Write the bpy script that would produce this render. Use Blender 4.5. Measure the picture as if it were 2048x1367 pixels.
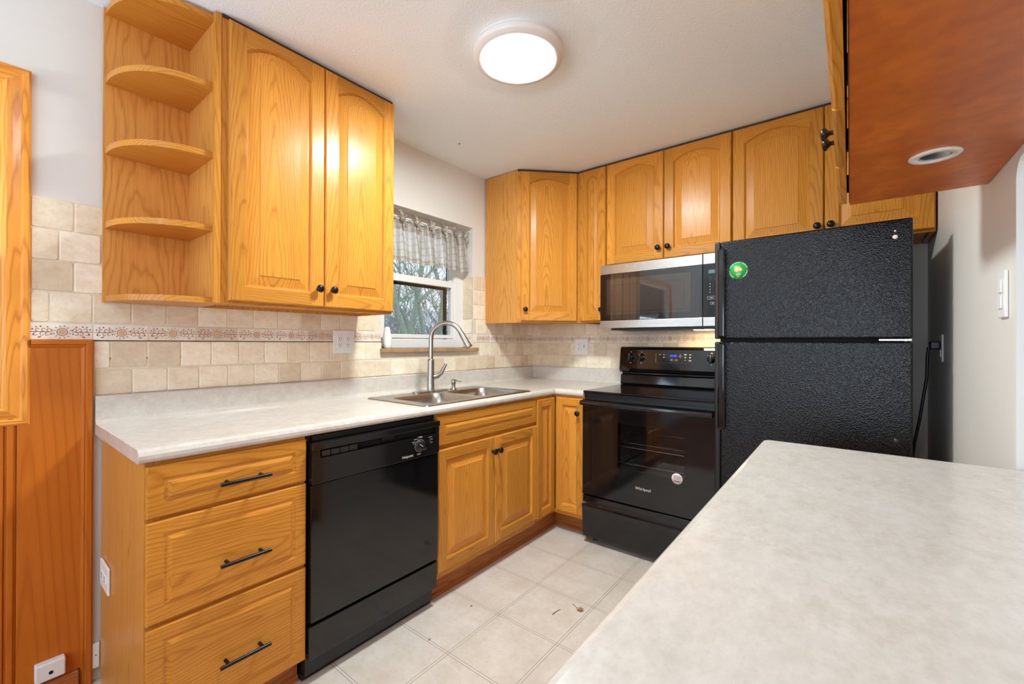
import bpy, bmesh, math, random
from mathutils import Matrix, Vector

for o in list(bpy.data.objects):
    bpy.data.objects.remove(o)
S = bpy.context.scene
COL = S.collection
R = random.Random(7)
PI = math.pi

# ---------------------------------------------------------------- camera, world, light, exposure
yaw, pitch, roll = 0.6658, 0.0026, 0.003
fw = Vector((math.cos(yaw)*math.cos(pitch), math.sin(yaw)*math.cos(pitch), math.sin(pitch)))
r0 = Vector((math.sin(yaw), -math.cos(yaw), 0)); u0 = r0.cross(fw)
rr = r0*math.cos(roll)+u0*math.sin(roll); uu = u0*math.cos(roll)-r0*math.sin(roll)
CAM = Vector((-2.9718, -2.1154, 1.2027))
cd = bpy.data.cameras.new('camera'); cam = bpy.data.objects.new('camera', cd); COL.objects.link(cam)
cd.sensor_width = 36; cd.lens = 861.0/2048*36; cd.clip_start = .01; cd.clip_end = 200
m = Matrix((rr, uu, -fw)).transposed().to_4x4(); m.translation = CAM; cam.matrix_world = m
S.camera = cam
S.view_settings.view_transform = 'Standard'; S.view_settings.look = 'None'
S.view_settings.gamma = 1; S.view_settings.exposure = 0.11
S.cycles.use_denoising = True
S.cycles.max_bounces = 10; S.cycles.diffuse_bounces = 6; S.cycles.glossy_bounces = 5
S.cycles.transparent_max_bounces = 16; S.cycles.sample_clamp_indirect = 6
S.cycles.caustics_reflective = False; S.cycles.caustics_refractive = False

W = bpy.data.worlds.new('overcast_sky'); S.world = W; W.use_nodes = True
W.node_tree.nodes['Background'].inputs[0].default_value = (.80, .85, 1.0, 1)
W.node_tree.nodes['Background'].inputs[1].default_value = 1.5

LAMP_XY = (-1.567, -1.040)
LAMP_E = 196
def area(name, loc, rot, sx, sy, power, col):
    l = bpy.data.lights.new(name, 'AREA'); l.shape = 'RECTANGLE'; l.size = sx; l.size_y = sy; l.energy = power; l.color = col
    o = bpy.data.objects.new(name, l); COL.objects.link(o); o.location = loc; o.rotation_euler = rot; return o
# daylight fill set at unseen adjoining-room windows, tilted up to brighten the ceiling
area('daylight_window_front', (-6.42, -2.4, 1.35), (0, -PI/2-.9, 0), 1.6, 3.6, 98, (.78, .97, 1.16))
area('dining_fill_light', (-4.2, -5.42, 1.15), (PI/2+.5, 0, 0), 2.6, 2.0, 14, (.70, .94, 1.24))  # added fill light; its opening is assumed, no patio door is seen
area('daylight_window_side', (-3.63, .02, 1.5), (-PI/2-.75, 0, 0), 1.3, 1.0, 24, (.76, .95, 1.14))
l_ = bpy.data.lights.new('dining_room_lamp', 'POINT'); l_.energy = 15; l_.shadow_soft_size = .04; l_.color = (.95, .98, 1.0)
o = bpy.data.objects.new('dining_room_lamp', l_); COL.objects.link(o); o.location = (-4.45, -1.85, 2.2)

# ---------------------------------------------------------------- node helpers
def newmat(name):
    mt = bpy.data.materials.new(name); mt.use_nodes = True
    return mt, mt.node_tree, mt.node_tree.nodes['Principled BSDF']
def N(t, typ, **kw):
    n = t.nodes.new(typ)
    for k, v in kw.items(): setattr(n, k, v)
    return n
def lnk(t, a, b): t.links.new(a, b)
def math_n(t, op, a, b=None, c=None):
    n = N(t, 'ShaderNodeMath', operation=op)
    for i, v in enumerate((a, b, c)):
        if v is None: continue
        if isinstance(v, (int, float)): n.inputs[i].default_value = v
        else: lnk(t, v, n.inputs[i])
    return n.outputs[0]
def vscale(t, vec, s):
    n = N(t, 'ShaderNodeVectorMath', operation='MULTIPLY'); lnk(t, vec, n.inputs[0]); n.inputs[1].default_value = s
    return n.outputs[0]
def noise(t, vec, scale=1, detail=3, rough=.5):
    n = N(t, 'ShaderNodeTexNoise'); lnk(t, vec, n.inputs['Vector'])
    n.inputs['Scale'].default_value = scale; n.inputs['Detail'].default_value = detail; n.inputs['Roughness'].default_value = rough
    return n.outputs['Fac']
def ramp(t, fac, stops):
    n = N(t, 'ShaderNodeValToRGB'); lnk(t, fac, n.inputs[0]); e = n.color_ramp.elements
    while len(e) < len(stops): e.new(.5)
    for i, (p, c) in enumerate(stops):
        e[i].position = p; e[i].color = (c, c, c, 1) if isinstance(c, (int, float)) else (*c, 1)
    return n.outputs['Color']
def mix(t, f, a, b, mode='MIX'):
    n = N(t, 'ShaderNodeMix', data_type='RGBA', blend_type=mode)
    for sck, v in ((n.inputs[0], f), (n.inputs[6], a), (n.inputs[7], b)):
        if isinstance(v, (int, float)): sck.default_value = v
        elif isinstance(v, tuple): sck.default_value = (*v, 1)
        else: lnk(t, v, sck)
    return n.outputs[2]
def attr(t, name): return N(t, 'ShaderNodeAttribute', attribute_name=name)
def bump(t, bs, h, strength, dist=.002):
    n = N(t, 'ShaderNodeBump'); n.inputs['Strength'].default_value = strength; n.inputs['Distance'].default_value = dist
    lnk(t, h, n.inputs['Height']); lnk(t, n.outputs[0], bs.inputs['Normal'])
def sr(*c):   # sRGB 0-255 to linear
    return tuple(((x/255)/12.92 if x/255 <= .04045 else ((x/255+.055)/1.055)**2.4) for x in c)

def plain(name, col, rough=.5, metal=0, coat=0, spec=.5, var=0.04):
    mt, t, bs = newmat(name)
    g = attr(t, 'gr').outputs['Vector']
    n = noise(t, g, 40, 3)
    f = ramp(t, n, [(.3, 1-var), (.7, 1+var)])
    lnk(t, mix(t, 1.0, col, f, 'MULTIPLY'), bs.inputs['Base Color'])
    bs.inputs['Roughness'].default_value = rough; bs.inputs['Metallic'].default_value = metal
    bs.inputs['Coat Weight'].default_value = coat; bs.inputs['Specular IOR Level'].default_value = spec
    return mt
def emit(name, col, s):
    mt, t, bs = newmat(name)
    bs.inputs['Base Color'].default_value = (*col, 1); bs.inputs['Emission Color'].default_value = (*col, 1)
    bs.inputs['Emission Strength'].default_value = s
    return mt

def wood(name, light, dark, rings=95, rough=.27, warp=.035, pore=.25, contrast=1.0, coat=.04):
    mt, t, bs = newmat(name)
    g = attr(t, 'gr').outputs['Vector']; tone = attr(t, 'tone').outputs['Fac']
    sep = N(t, 'ShaderNodeSeparateXYZ'); lnk(t, g, sep.inputs[0])
    n1 = noise(t, vscale(t, g, (7, 7, 1.5)), 1, 3, .55)
    n1b = noise(t, vscale(t, g, (30, 30, 7)), 1, 2, .5)
    rad = math_n(t, 'SQRT', math_n(t, 'ADD', math_n(t, 'MULTIPLY', sep.outputs[0], sep.outputs[0]), math_n(t, 'MULTIPLY', sep.outputs[1], sep.outputs[1])))
    q = math_n(t, 'ADD', rad, math_n(t, 'MULTIPLY', sep.outputs[2], .055))
    q = math_n(t, 'ADD', q, math_n(t, 'MULTIPLY', math_n(t, 'SUBTRACT', n1, .5), warp*2.4))
    q = math_n(t, 'ADD', q, math_n(t, 'MULTIPLY', math_n(t, 'SUBTRACT', n1b, .5), warp*.28))
    s = math_n(t, 'FRACT', math_n(t, 'MULTIPLY', q, rings))
    line = ramp(t, s, [(0, .95*contrast), (.14, .25*contrast), (.45, .02), (.78, .15*contrast), (1, .95*contrast)])
    pores = ramp(t, noise(t, vscale(t, g, (420, 420, 9)), 1, 2, .6), [(.48, 0), (.66, 1)])
    big = noise(t, vscale(t, g, (9, 9, 1.0)), 1, 2)
    f = math_n(t, 'ADD', math_n(t, 'MULTIPLY', line, .6), math_n(t, 'MULTIPLY', pores, pore))
    f = math_n(t, 'ADD', f, math_n(t, 'MULTIPLY', math_n(t, 'SUBTRACT', big, .5), .35))
    c = mix(t, f, light, dark)
    v = math_n(t, 'ADD', 1.0, math_n(t, 'MULTIPLY', tone, .16))
    cmb = N(t, 'ShaderNodeCombineColor')
    lnk(t, v, cmb.inputs[0]); lnk(t, v, cmb.inputs[1]); lnk(t, math_n(t, 'POWER', v, 1.25), cmb.inputs[2])
    lnk(t, mix(t, 1.0, c, cmb.outputs[0], 'MULTIPLY'), bs.inputs['Base Color'])
    bs.inputs['Roughness'].default_value = rough; bs.inputs['Coat Weight'].default_value = coat; bs.inputs['Coat Roughness'].default_value = .2
    bump(t, bs, pores, .12, .0006); bs.inputs['Specular IOR Level'].default_value = .21
    return mt

M = {}
M['oak'] = wood('honey_oak', sr(210, 142, 56), sr(140, 76, 20), rings=105, warp=.022, contrast=.75)
M['oakply'] = wood('oak_veneer', sr(214, 150, 74), sr(156, 94, 34), rings=52, warp=.05, rough=.33, contrast=.8)
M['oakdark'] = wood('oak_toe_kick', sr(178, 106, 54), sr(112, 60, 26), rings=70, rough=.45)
M['pineframe'] = wood('pine_casing', sr(238, 160, 66), sr(168, 88, 22), rings=75, pore=.05, rough=.3)
M['pinepanel'] = wood('knotty_pine', sr(194, 108, 34), sr(140, 64, 12), rings=42, pore=.06, rough=.35, warp=.006, contrast=.55)
def stained():
    mt, t, bs = newmat('stained_plywood')
    g = attr(t, 'gr').outputs['Vector']
    n1 = noise(t, vscale(t, g, (5, 9, 5)), 1, 5, .6); n2 = noise(t, vscale(t, g, (50, 30, 34)), 1, 4)
    c = mix(t, ramp(t, n1, [(.3, 0), (.72, 1)]), sr(188, 92, 22), sr(222, 122, 32))
    c = mix(t, ramp(t, n2, [(.35, 0), (.75, .45)]), c, sr(152, 68, 18))
    lnk(t, c, bs.inputs['Base Color']); bs.inputs['Roughness'].default_value = .38
    bump(t, bs, n2, .15, .001)
    return mt
M['stained'] = stained()
def paint(name, col, bscale, bstr, rough=.6, blot=.03):
    mt, t, bs = newmat(name)
    g = attr(t, 'gr').outputs['Vector']
    f = ramp(t, noise(t, g, 1.6, 4), [(.3, 1-blot), (.7, 1+blot)])
    lnk(t, mix(t, 1.0, col, f, 'MULTIPLY'), bs.inputs['Base Color']); bs.inputs['Roughness'].default_value = rough
    bump(t, bs, noise(t, g, bscale, 4, .6), bstr, .004)
    return mt
M['ceil'] = paint('ceiling_texture', sr(242, 251, 255), 130, .5, .85)
M['wall'] = paint('wall_paint', sr(224, 220, 212), 60, .05, .5)
M['wallwhite'] = paint('old_white_paint', sr(222, 222, 216), 60, .08, .5, .08)
M['white'] = plain('white_plastic', sr(236, 235, 232), .35, var=.01)
M['vinylframe'] = plain('white_vinyl', sr(232, 229, 225), .4, var=.01)
M['black'] = plain('black_gloss', sr(17, 16, 17), .08, spec=.55)
M['dwblack'] = plain('black_satin_gloss', sr(24, 22, 22), .1, spec=.55)
M['blackmat'] = plain('black_plastic', sr(20, 20, 21), .38)
M['knob'] = plain('oil_black_metal', sr(22, 20, 20), .28, metal=.4)
M['dark'] = plain('dark_gap', sr(10, 9, 9), .7)
M['gapshade'] = plain('brown_gap_shade', sr(62, 40, 24), .7)  # dark strip drawn in for the shadowed gap between cabinet tops and ceiling
M['steel'] = plain('stainless_steel', (.47, .45, .42), .28, metal=1)
M['nickel'] = plain('brushed_nickel', (.40, .375, .34), .27, metal=1)
M['chrome'] = plain('chrome_wire', (.75, .72, .66), .2, metal=1)
M['grout'] = plain('grout', sr(222, 208, 188), .8)
M['printgrey'] = plain('grey_print', sr(190, 190, 188), .5)
M['logo'] = plain('silver_lettering', sr(215, 208, 195), .35)
M['keydark'] = plain('dark_key', sr(52, 50, 50), .35)
M['green'] = plain('green_sticker', sr(48, 150, 70), .4)
M['palegreen'] = plain('pale_green_print', sr(176, 222, 168), .4)
M['orange'] = plain('orange_print', sr(240, 160, 60), .4)
M['peach'] = plain('peach_print', sr(244, 196, 160), .4)
M['paperwhite'] = plain('pale_sticker', sr(238, 218, 210), .5)
M['ink'] = plain('blue_grey_ink', sr(70, 80, 105), .5)
M['lamp'] = emit('lamp_diffuser', (.88, .985, 1.02), LAMP_E)
M['clock'] = emit('clock_digits', sr(20, 110, 255), 1.6)
M['mwlight'] = emit('hood_lens', (1, .72, .40), 75)
M['lcd'] = plain('lcd', sr(88, 120, 112), .2)
M['stone'] = None
M['bottle'] = plain('white_bottle', sr(238, 232, 224), .3)
M['leaf'] = plain('dry_leaf', sr(150, 120, 60), .7, var=.2)
M['twigbrown'] = plain('brown_twig', sr(92, 72, 52), .8)
M['puck'] = plain('puck_trim', sr(228, 218, 206), .4)
M['siding'] = plain('pale_siding', sr(205, 214, 220), .7)
M['roofing'] = plain('pale_roof', sr(196, 208, 214), .7)
M['ground'] = plain('winter_ground', sr(96, 96, 74), .9, var=.2)
M['moss'] = plain('mossy_bark', sr(150, 160, 142), .9, var=.3)
M['thicket'] = plain('bare_twigs', sr(146, 134, 122), .9, var=.15)
M['thicketgreen'] = plain('mossy_twigs', sr(146, 154, 138), .9, var=.15)
M['diffuse_reflector'] = plain('reflector', (.55, .55, .55), .25, metal=1)

def fridge_black():
    mt, t, bs = newmat('textured_black_enamel')
    g = attr(t, 'gr').outputs['Vector']
    bs.inputs['Base Color'].default_value = (*sr(14, 12, 11), 1); bs.inputs['Roughness'].default_value = .2
    bs.inputs['Specular IOR Level'].default_value = .32
    v = N(t, 'ShaderNodeTexVoronoi'); v.inputs['Scale'].default_value = 210; lnk(t, g, v.inputs['Vector'])
    h = math_n(t, 'ADD', v.outputs['Distance'], noise(t, g, 120, 3, .6))
    bump(t, bs, h, .55, .0016)
    return mt
M['fridge'] = fridge_black()
def laminate():
    mt, t, bs = newmat('mottled_laminate')
    g = attr(t, 'gr').outputs['Vector']
    n1 = noise(t, vscale(t, g, (34, 50, 40)), 1, 6, .68); n2 = noise(t, g, 9, 3, .5); n3 = noise(t, g, 140, 2, .5)
    c = mix(t, ramp(t, n1, [(.35, 0), (.68, 1)]), sr(214, 206, 195), sr(196, 187, 174))
    c = mix(t, ramp(t, n2, [(.4, 0), (.7, .5)]), c, sr(215, 210, 203))
    c = mix(t, ramp(t, n3, [(.55, 0), (.75, .35)]), c, sr(190, 182, 172))
    lnk(t, c, bs.inputs['Base Color']); bs.inputs['Roughness'].default_value = .21
    return mt
M['lam'] = laminate()
def tile(name, base, dark, warm):
    mt, t, bs = newmat(name)
    g = attr(t, 'gr').outputs['Vector']; tone = attr(t, 'tone').outputs['Fac']
    d = noise(t, vscale(t, g, (14, 14, 22)), 1, 5, .6)
    n2 = noise(t, g, 60, 5, .7); pit = noise(t, vscale(t, g, (60, 60, 160)), 1, 3, .6)
    c = mix(t, ramp(t, d, [(.35, 0), (.7, 1)]), base, warm)
    c = mix(t, ramp(t, n2, [(.5, 0), (.75, .45)]), c, dark)
    c = mix(t, ramp(t, pit, [(.66, 0), (.76, .5)]), c, dark)
    v = math_n(t, 'ADD', 1.0, math_n(t, 'MULTIPLY', tone, .14))
    cmb = N(t, 'ShaderNodeCombineColor')
    lnk(t, v, cmb.inputs[0]); lnk(t, math_n(t, 'POWER', v, 1.3), cmb.inputs[1]); lnk(t, math_n(t, 'POWER', v, 1.75), cmb.inputs[2])
    lnk(t, mix(t, 1.0, c, cmb.outputs[0], 'MULTIPLY'), bs.inputs['Base Color']); bs.inputs['Roughness'].default_value = .55
    bump(t, bs, pit, .2, .002)
    return mt
M['tile'] = tile('travertine', sr(236, 222, 198), sr(198, 172, 138), sr(222, 202, 170))
M['bordertile'] = tile('border_travertine', sr(234, 224, 208), sr(212, 194, 170), sr(224, 208, 186))
M['stone'] = tile('brown_stone', sr(170, 132, 96), sr(116, 82, 54), sr(196, 160, 120))
M['motif'] = plain('rust_motif', sr(136, 80, 56), .6, var=.2)
M['motifred'] = plain('red_motif', sr(158, 74, 58), .6, var=.2)
M['motiftan'] = plain('tan_motif', sr(214, 172, 122), .6)
def vinylfloor():
    mt, t, bs = newmat('vinyl_tile_floor')
    g = attr(t, 'gr').outputs['Vector']
    sep = N(t, 'ShaderNodeSeparateXYZ'); lnk(t, g, sep.inputs[0])
    P = .3062
    def lines(coord, off):
        s = math_n(t, 'FRACT', math_n(t, 'DIVIDE', math_n(t, 'ADD', coord, off), P))
        a = math_n(t, 'ABSOLUTE', math_n(t, 'SUBTRACT', s, .5))        # .5 on the joint
        e = math_n(t, 'MULTIPLY', math_n(t, 'SUBTRACT', .5, a), P)     # metres from joint
        w = math_n(t, 'ABSOLUTE', math_n(t, 'SUBTRACT', e, .0052))     # double line
        return math_n(t, 'LESS_THAN', w, .0012), math_n(t, 'LESS_THAN', e, .004)
    lx, bx = lines(sep.outputs[0], 1.5015+P*20); ly, by = lines(sep.outputs[1], .8885+P*20)
    n1 = noise(t, g, 7, 5, .6); n2 = noise(t, g, 45, 4, .65); n3 = noise(t, vscale(t, g, (30, 9, 1)), 1, 5, .7)
    c = mix(t, ramp(t, n1, [(.35, 0), (.7, 1)]), sr(218, 208, 196), sr(203, 189, 173))
    c = mix(t, ramp(t, n2, [(.5, 0), (.8, .5)]), c, sr(190, 172, 152))
    c = mix(t, ramp(t, n3, [(.56, 0), (.74, .4)]), c, sr(232, 224, 213))
    c = mix(t, math_n(t, 'MULTIPLY', math_n(t, 'MAXIMUM', bx, by), .5), c, sr(218, 208, 196))
    c = mix(t, math_n(t, 'MULTIPLY', math_n(t, 'MAXIMUM', lx, ly), .85), c, sr(132, 120, 108))
    lnk(t, c, bs.inputs['Base Color']); bs.inputs['Roughness'].default_value = .42
    return mt
M['vinyl'] = vinylfloor()
M['woodfloor'] = wood('dining_wood_floor', sr(150, 92, 50), sr(90, 50, 22), rings=60, rough=.35)
def fabric():
    mt, t, bs = newmat('striped_sheer_fabric')
    g = attr(t, 'gr').outputs['Vector']
    sep = N(t, 'ShaderNodeSeparateXYZ'); lnk(t, g, sep.inputs[0])
    u, v = sep.outputs[0], sep.outputs[2]
    n = noise(t, vscale(t, g, (260, 1, 40)), 1, 2); nv = noise(t, vscale(t, g, (20, 1, 380)), 1, 2)
    su = math_n(t, 'SINE', math_n(t, 'MULTIPLY', u, 2*PI/.0075))
    wide = math_n(t, 'SINE', math_n(t, 'MULTIPLY', u, 2*PI/.062))
    sv = math_n(t, 'SINE', math_n(t, 'MULTIPLY', v, 2*PI/.045))
    cream, grey, brn = sr(236, 228, 214), sr(188, 182, 174), sr(140, 124, 108)
    c = mix(t, ramp(t, wide, [(.1, 0), (.5, 1)]), grey, cream)
    c = mix(t, ramp(t, su, [(.55, 0), (.9, .75)]), c, brn)
    c = mix(t, ramp(t, sv, [(.6, 0), (.95, .35)]), c, brn)
    c = mix(t, ramp(t, nv, [(.5, 0), (.7, .4)]), c, grey)
    lnk(t, c, bs.inputs['Base Color']); bs.inputs['Roughness'].default_value = .9
    tr = N(t, 'ShaderNodeBsdfTranslucent'); lnk(t, c, tr.inputs[0])
    tp = N(t, 'ShaderNodeBsdfTransparent')
    m1 = N(t, 'ShaderNodeMixShader'); m1.inputs[0].default_value = .35; lnk(t, bs.outputs[0], m1.inputs[1]); lnk(t, tr.outputs[0], m1.inputs[2])
    m2 = N(t, 'ShaderNodeMixShader')
    lnk(t, ramp(t, n, [(.35, .04), (.7, .34)]), m2.inputs[0]); lnk(t, m1.outputs[0], m2.inputs[1]); lnk(t, tp.outputs[0], m2.inputs[2])
    lnk(t, m2.outputs[0], t.nodes['Material Output'].inputs[0])
    return mt
M['fabric'] = fabric()
def glass(name, tint, gl, base_t):
    mt, t, bs = newmat(name)
    tp = N(t, 'ShaderNodeBsdfTransparent'); tp.inputs[0].default_value = (*tint, 1)
    g = N(t, 'ShaderNodeBsdfGlossy'); g.inputs['Roughness'].default_value = .02; g.inputs[0].default_value = (1, 1, 1, 1)
    fr = N(t, 'ShaderNodeFresnel'); fr.inputs[0].default_value = gl
    mx = N(t, 'ShaderNodeMixShader'); lnk(t, fr.outputs[0], mx.inputs[0]); lnk(t, tp.outputs[0], mx.inputs[1]); lnk(t, g.outputs[0], mx.inputs[2])
    lnk(t, mx.outputs[0], t.nodes['Material Output'].inputs[0])
    return mt
M['pane'] = glass('window_glass', (.93, .97, .96), 1.3, 1)
M['ovenglass'] = glass('tinted_oven_glass', (.72, .68, .67), 1.5, 1)
M['mwglass'] = glass('tinted_microwave_glass', (.80, .77, .75), 1.5, 1)
M['mwmesh'] = plain('microwave_mesh', sr(96, 84, 74), .5)
M['ovenin'] = plain('oven_enamel', sr(38, 38, 42), .3)

# ---------------------------------------------------------------- mesh builder
class B:
    def __init__(s, M4=None, tone=None):
        s.v = []; s.f = []; s.gr = []; s.tn = []; s.mi = []; s.sm = []; s.mats = []; s.M = M4 or Matrix(); s.tone = tone
    def mat(s, m):
        m = M[m] if isinstance(m, str) else m
        if m not in s.mats: s.mats.append(m)
        return s.mats.index(m)
    def grain(s, ctr, axis='z', ou=None, depth=None):
        ctr = Vector(ctr); off = Vector((R.uniform(-.07, .07) if ou is None else ou, R.uniform(.02, .10) if depth is None else depth, R.uniform(-9, 9)))
        tone = R.uniform(-1, 1) if s.tone is None else s.tone
        def g(p):
            d = p-ctr
            if axis == 'x': d = Vector((d.z, d.y, d.x))
            elif axis == 'y': d = Vector((d.x, d.z, d.y))
            return d+off
        return g, tone
    def raw(s, pts, faces, m, g=None, smooth=False):
        pts = [Vector(p) for p in pts]; b0 = len(s.v)
        if g is None: g = ((lambda p: p.copy()), 0.0)
        s.v += [s.M @ p for p in pts]; mi = s.mat(m)
        for f in faces:
            s.f.append([b0+i for i in f]); s.gr.append([g[0](pts[i]) for i in f]); s.tn.append(g[1]); s.mi.append(mi); s.sm.append(smooth)
    def box(s, x0, x1, y0, y1, z0, z1, m, axis=None, ou=None, depth=None):
        if x0 > x1: x0, x1 = x1, x0
        if y0 > y1: y0, y1 = y1, y0
        if z0 > z1: z0, z1 = z1, z0
        p = [(x0,y0,z0),(x1,y0,z0),(x1,y1,z0),(x0,y1,z0),(x0,y0,z1),(x1,y0,z1),(x1,y1,z1),(x0,y1,z1)]
        g = s.grain(((x0+x1)/2,(y0+y1)/2,(z0+z1)/2), axis, ou, depth) if axis else None
        s.raw(p, [(0,3,2,1),(4,5,6,7),(0,1,5,4),(1,2,6,5),(2,3,7,6),(3,0,4,7)], m, g)
    def prism(s, poly, ax, lo, hi, m, axis=None, smooth=False):
        """poly: 2D points; ax: extrusion axis; 2D maps to the other two axes in order"""
        n = len(poly)
        def P(a, b, c): return {'x': (c, a, b), 'y': (a, c, b), 'z': (a, b, c)}[ax]
        pts = [P(a, b, lo) for a, b in poly]+[P(a, b, hi) for a, b in poly]
        c = sum((Vector(p) for p in pts), Vector())/len(pts)
        g = s.grain(c, axis) if axis else None
        s.raw(pts, [(i, (i+1) % n, n+(i+1) % n, n+i) for i in range(n)], m, g, smooth)
        s.raw(pts, [tuple(range(n))[::-1], tuple(range(n, 2*n))], m, g)
    def tube(s, pts, rad, m, n=10, cap=True, smooth=True):
        pts = [Vector(p) for p in pts]; k = len(pts)
        rad = rad if isinstance(rad, (list, tuple)) else [rad]*k
        vs = []; up = None
        for i, p in enumerate(pts):
            t = (pts[min(i+1, k-1)]-pts[max(i-1, 0)]).normalized()
            if up is None: up = t.orthogonal().normalized()
            up = (up-t*up.dot(t)).normalized(); w = t.cross(up)
            for j in range(n):
                a = 2*PI*j/n; vs.append(p+(up*math.cos(a)+w*math.sin(a))*rad[i])
        fs = [(i*n+j, i*n+(j+1) % n, (i+1)*n+(j+1) % n, (i+1)*n+j) for i in range(k-1) for j in range(n)]
        s.raw(vs, fs, m, None, smooth)
        if cap: s.raw(vs, [tuple(range(n))[::-1], tuple(range((k-1)*n, k*n))], m, None, False)
    def lathe(s, prof, c, d, m, n=24, smooth=True):
        """prof: (radius, distance along d)"""
        c = Vector(c); d = Vector(d).normalized(); a1 = d.orthogonal().normalized(); a2 = d.cross(a1)
        vs = [c+d*h+(a1*math.cos(2*PI*j/n)+a2*math.sin(2*PI*j/n))*max(r, 1e-5) for r, h in prof for j in range(n)]
        k = len(prof)
        s.raw(vs, [(i*n+j, i*n+(j+1) % n, (i+1)*n+(j+1) % n, (i+1)*n+j) for i in range(k-1) for j in range(n)], m, None, smooth)
        s.raw(vs, [tuple(range(n))[::-1], tuple(range((k-1)*n, k*n))], m, None, False)
    def loft(s, loops, m, gs, closed=True, smooth=False, fill_last=None):
        n = len(loops[0])
        for a, b in zip(loops[:-1], loops[1:]):
            for j in range(n if closed else n-1):
                g = gs(j) if callable(gs) else gs
                s.raw([a[j], a[(j+1) % n], b[(j+1) % n], b[j]], [(0, 1, 2, 3)], m, g, smooth)
        if fill_last is not None:
            s.raw(loops[-1], [tuple(range(n))], m, fill_last)
    def build(s, name, parent=None, bevel=0, seg=2, weld=False, loc=None):
        if not s.v: return None
        lo = [min(v[i] for v in s.v) for i in range(3)]; hi = [max(v[i] for v in s.v) for i in range(3)]
        c = Vector([(a+b)/2 for a, b in zip(lo, hi)])
        if parent is None: c.z = lo[2]
        me = bpy.data.meshes.new(name); me.from_pydata([v-c for v in s.v], [], s.f)
        me.attributes.new('gr', 'FLOAT_VECTOR', 'CORNER'); me.attributes.new('tone', 'FLOAT', 'CORNER')
        gd = []; td = []
        for g, t in zip(s.gr, s.tn):
            for q in g: gd += list(q); td.append(t)
        me.attributes['gr'].data.foreach_set('vector', gd); me.attributes['tone'].data.foreach_set('value', td)
        for mt in s.mats: me.materials.append(mt)
        me.polygons.foreach_set('material_index', s.mi); me.polygons.foreach_set('use_smooth', s.sm)
        me.update()
        bm = bmesh.new(); bm.from_mesh(me)
        if weld: bmesh.ops.remove_doubles(bm, verts=bm.verts, dist=1e-5)
        bmesh.ops.recalc_face_normals(bm, faces=bm.faces)
        bm.to_mesh(me); bm.free()
        o = bpy.data.objects.new(name, me); COL.objects.link(o)
        if parent is not None:
            o.parent = parent; o.location = c-world_loc(parent)
        else: o.location = c
        if bevel:
            md = o.modifiers.new('bevel', 'BEVEL'); md.width = bevel; md.segments = seg; md.limit_method = 'ANGLE'; md.angle_limit = .7
            md.harden_normals = False
        return o
def world_loc(o):
    p = Vector(o.location)
    while o.parent is not None:
        o = o.parent; p += o.location
    return p
def thing(name, label, cat, loc, group=None):
    o = bpy.data.objects.new(name, None); COL.objects.link(o); o.location = loc; o.empty_display_size = .05
    o['label'] = label; o['category'] = cat
    if group: o['group'] = group
    return o
def tag(o, label, cat, group=None):
    o['label'] = label; o['category'] = cat
    if group: o['group'] = group
    return o
def struct(o): o['kind'] = 'structure'; return o
def text(s, size, M4, mat, name, parent, extrude=.0004, align='CENTER'):
    cu = bpy.data.curves.new(name, 'FONT'); cu.body = s; cu.size = size; cu.extrude = extrude; cu.align_x = align; cu.align_y = 'CENTER'
    cu.resolution_u = 3
    ob = bpy.data.objects.new(name+'_tmp', cu); COL.objects.link(ob)
    me = bpy.data.meshes.new_from_object(ob.evaluated_get(bpy.context.evaluated_depsgraph_get()))
    bpy.data.objects.remove(ob)
    b = B(M4); b.raw([v.co for v in me.vertices], [tuple(p.vertices) for p in me.polygons], mat)
    bpy.data.meshes.remove(me)
    return b.build(name, parent)

# local frames: local x = viewer's right, local -y = towards the viewer, z up
FWIN = Matrix()                                   # on the window wall: local = world
FSTV = Matrix.Rotation(-PI/2, 4, 'Z')             # on the stove wall: lx = -y, ly = x
FPEN = Matrix.Rotation(PI, 4, 'Z')                # peninsula, facing the window wall: lx = -x, ly = -y
TEXT_UP = Matrix.Rotation(PI/2, 4, 'X')           # text plane upright, facing local -y

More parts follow.
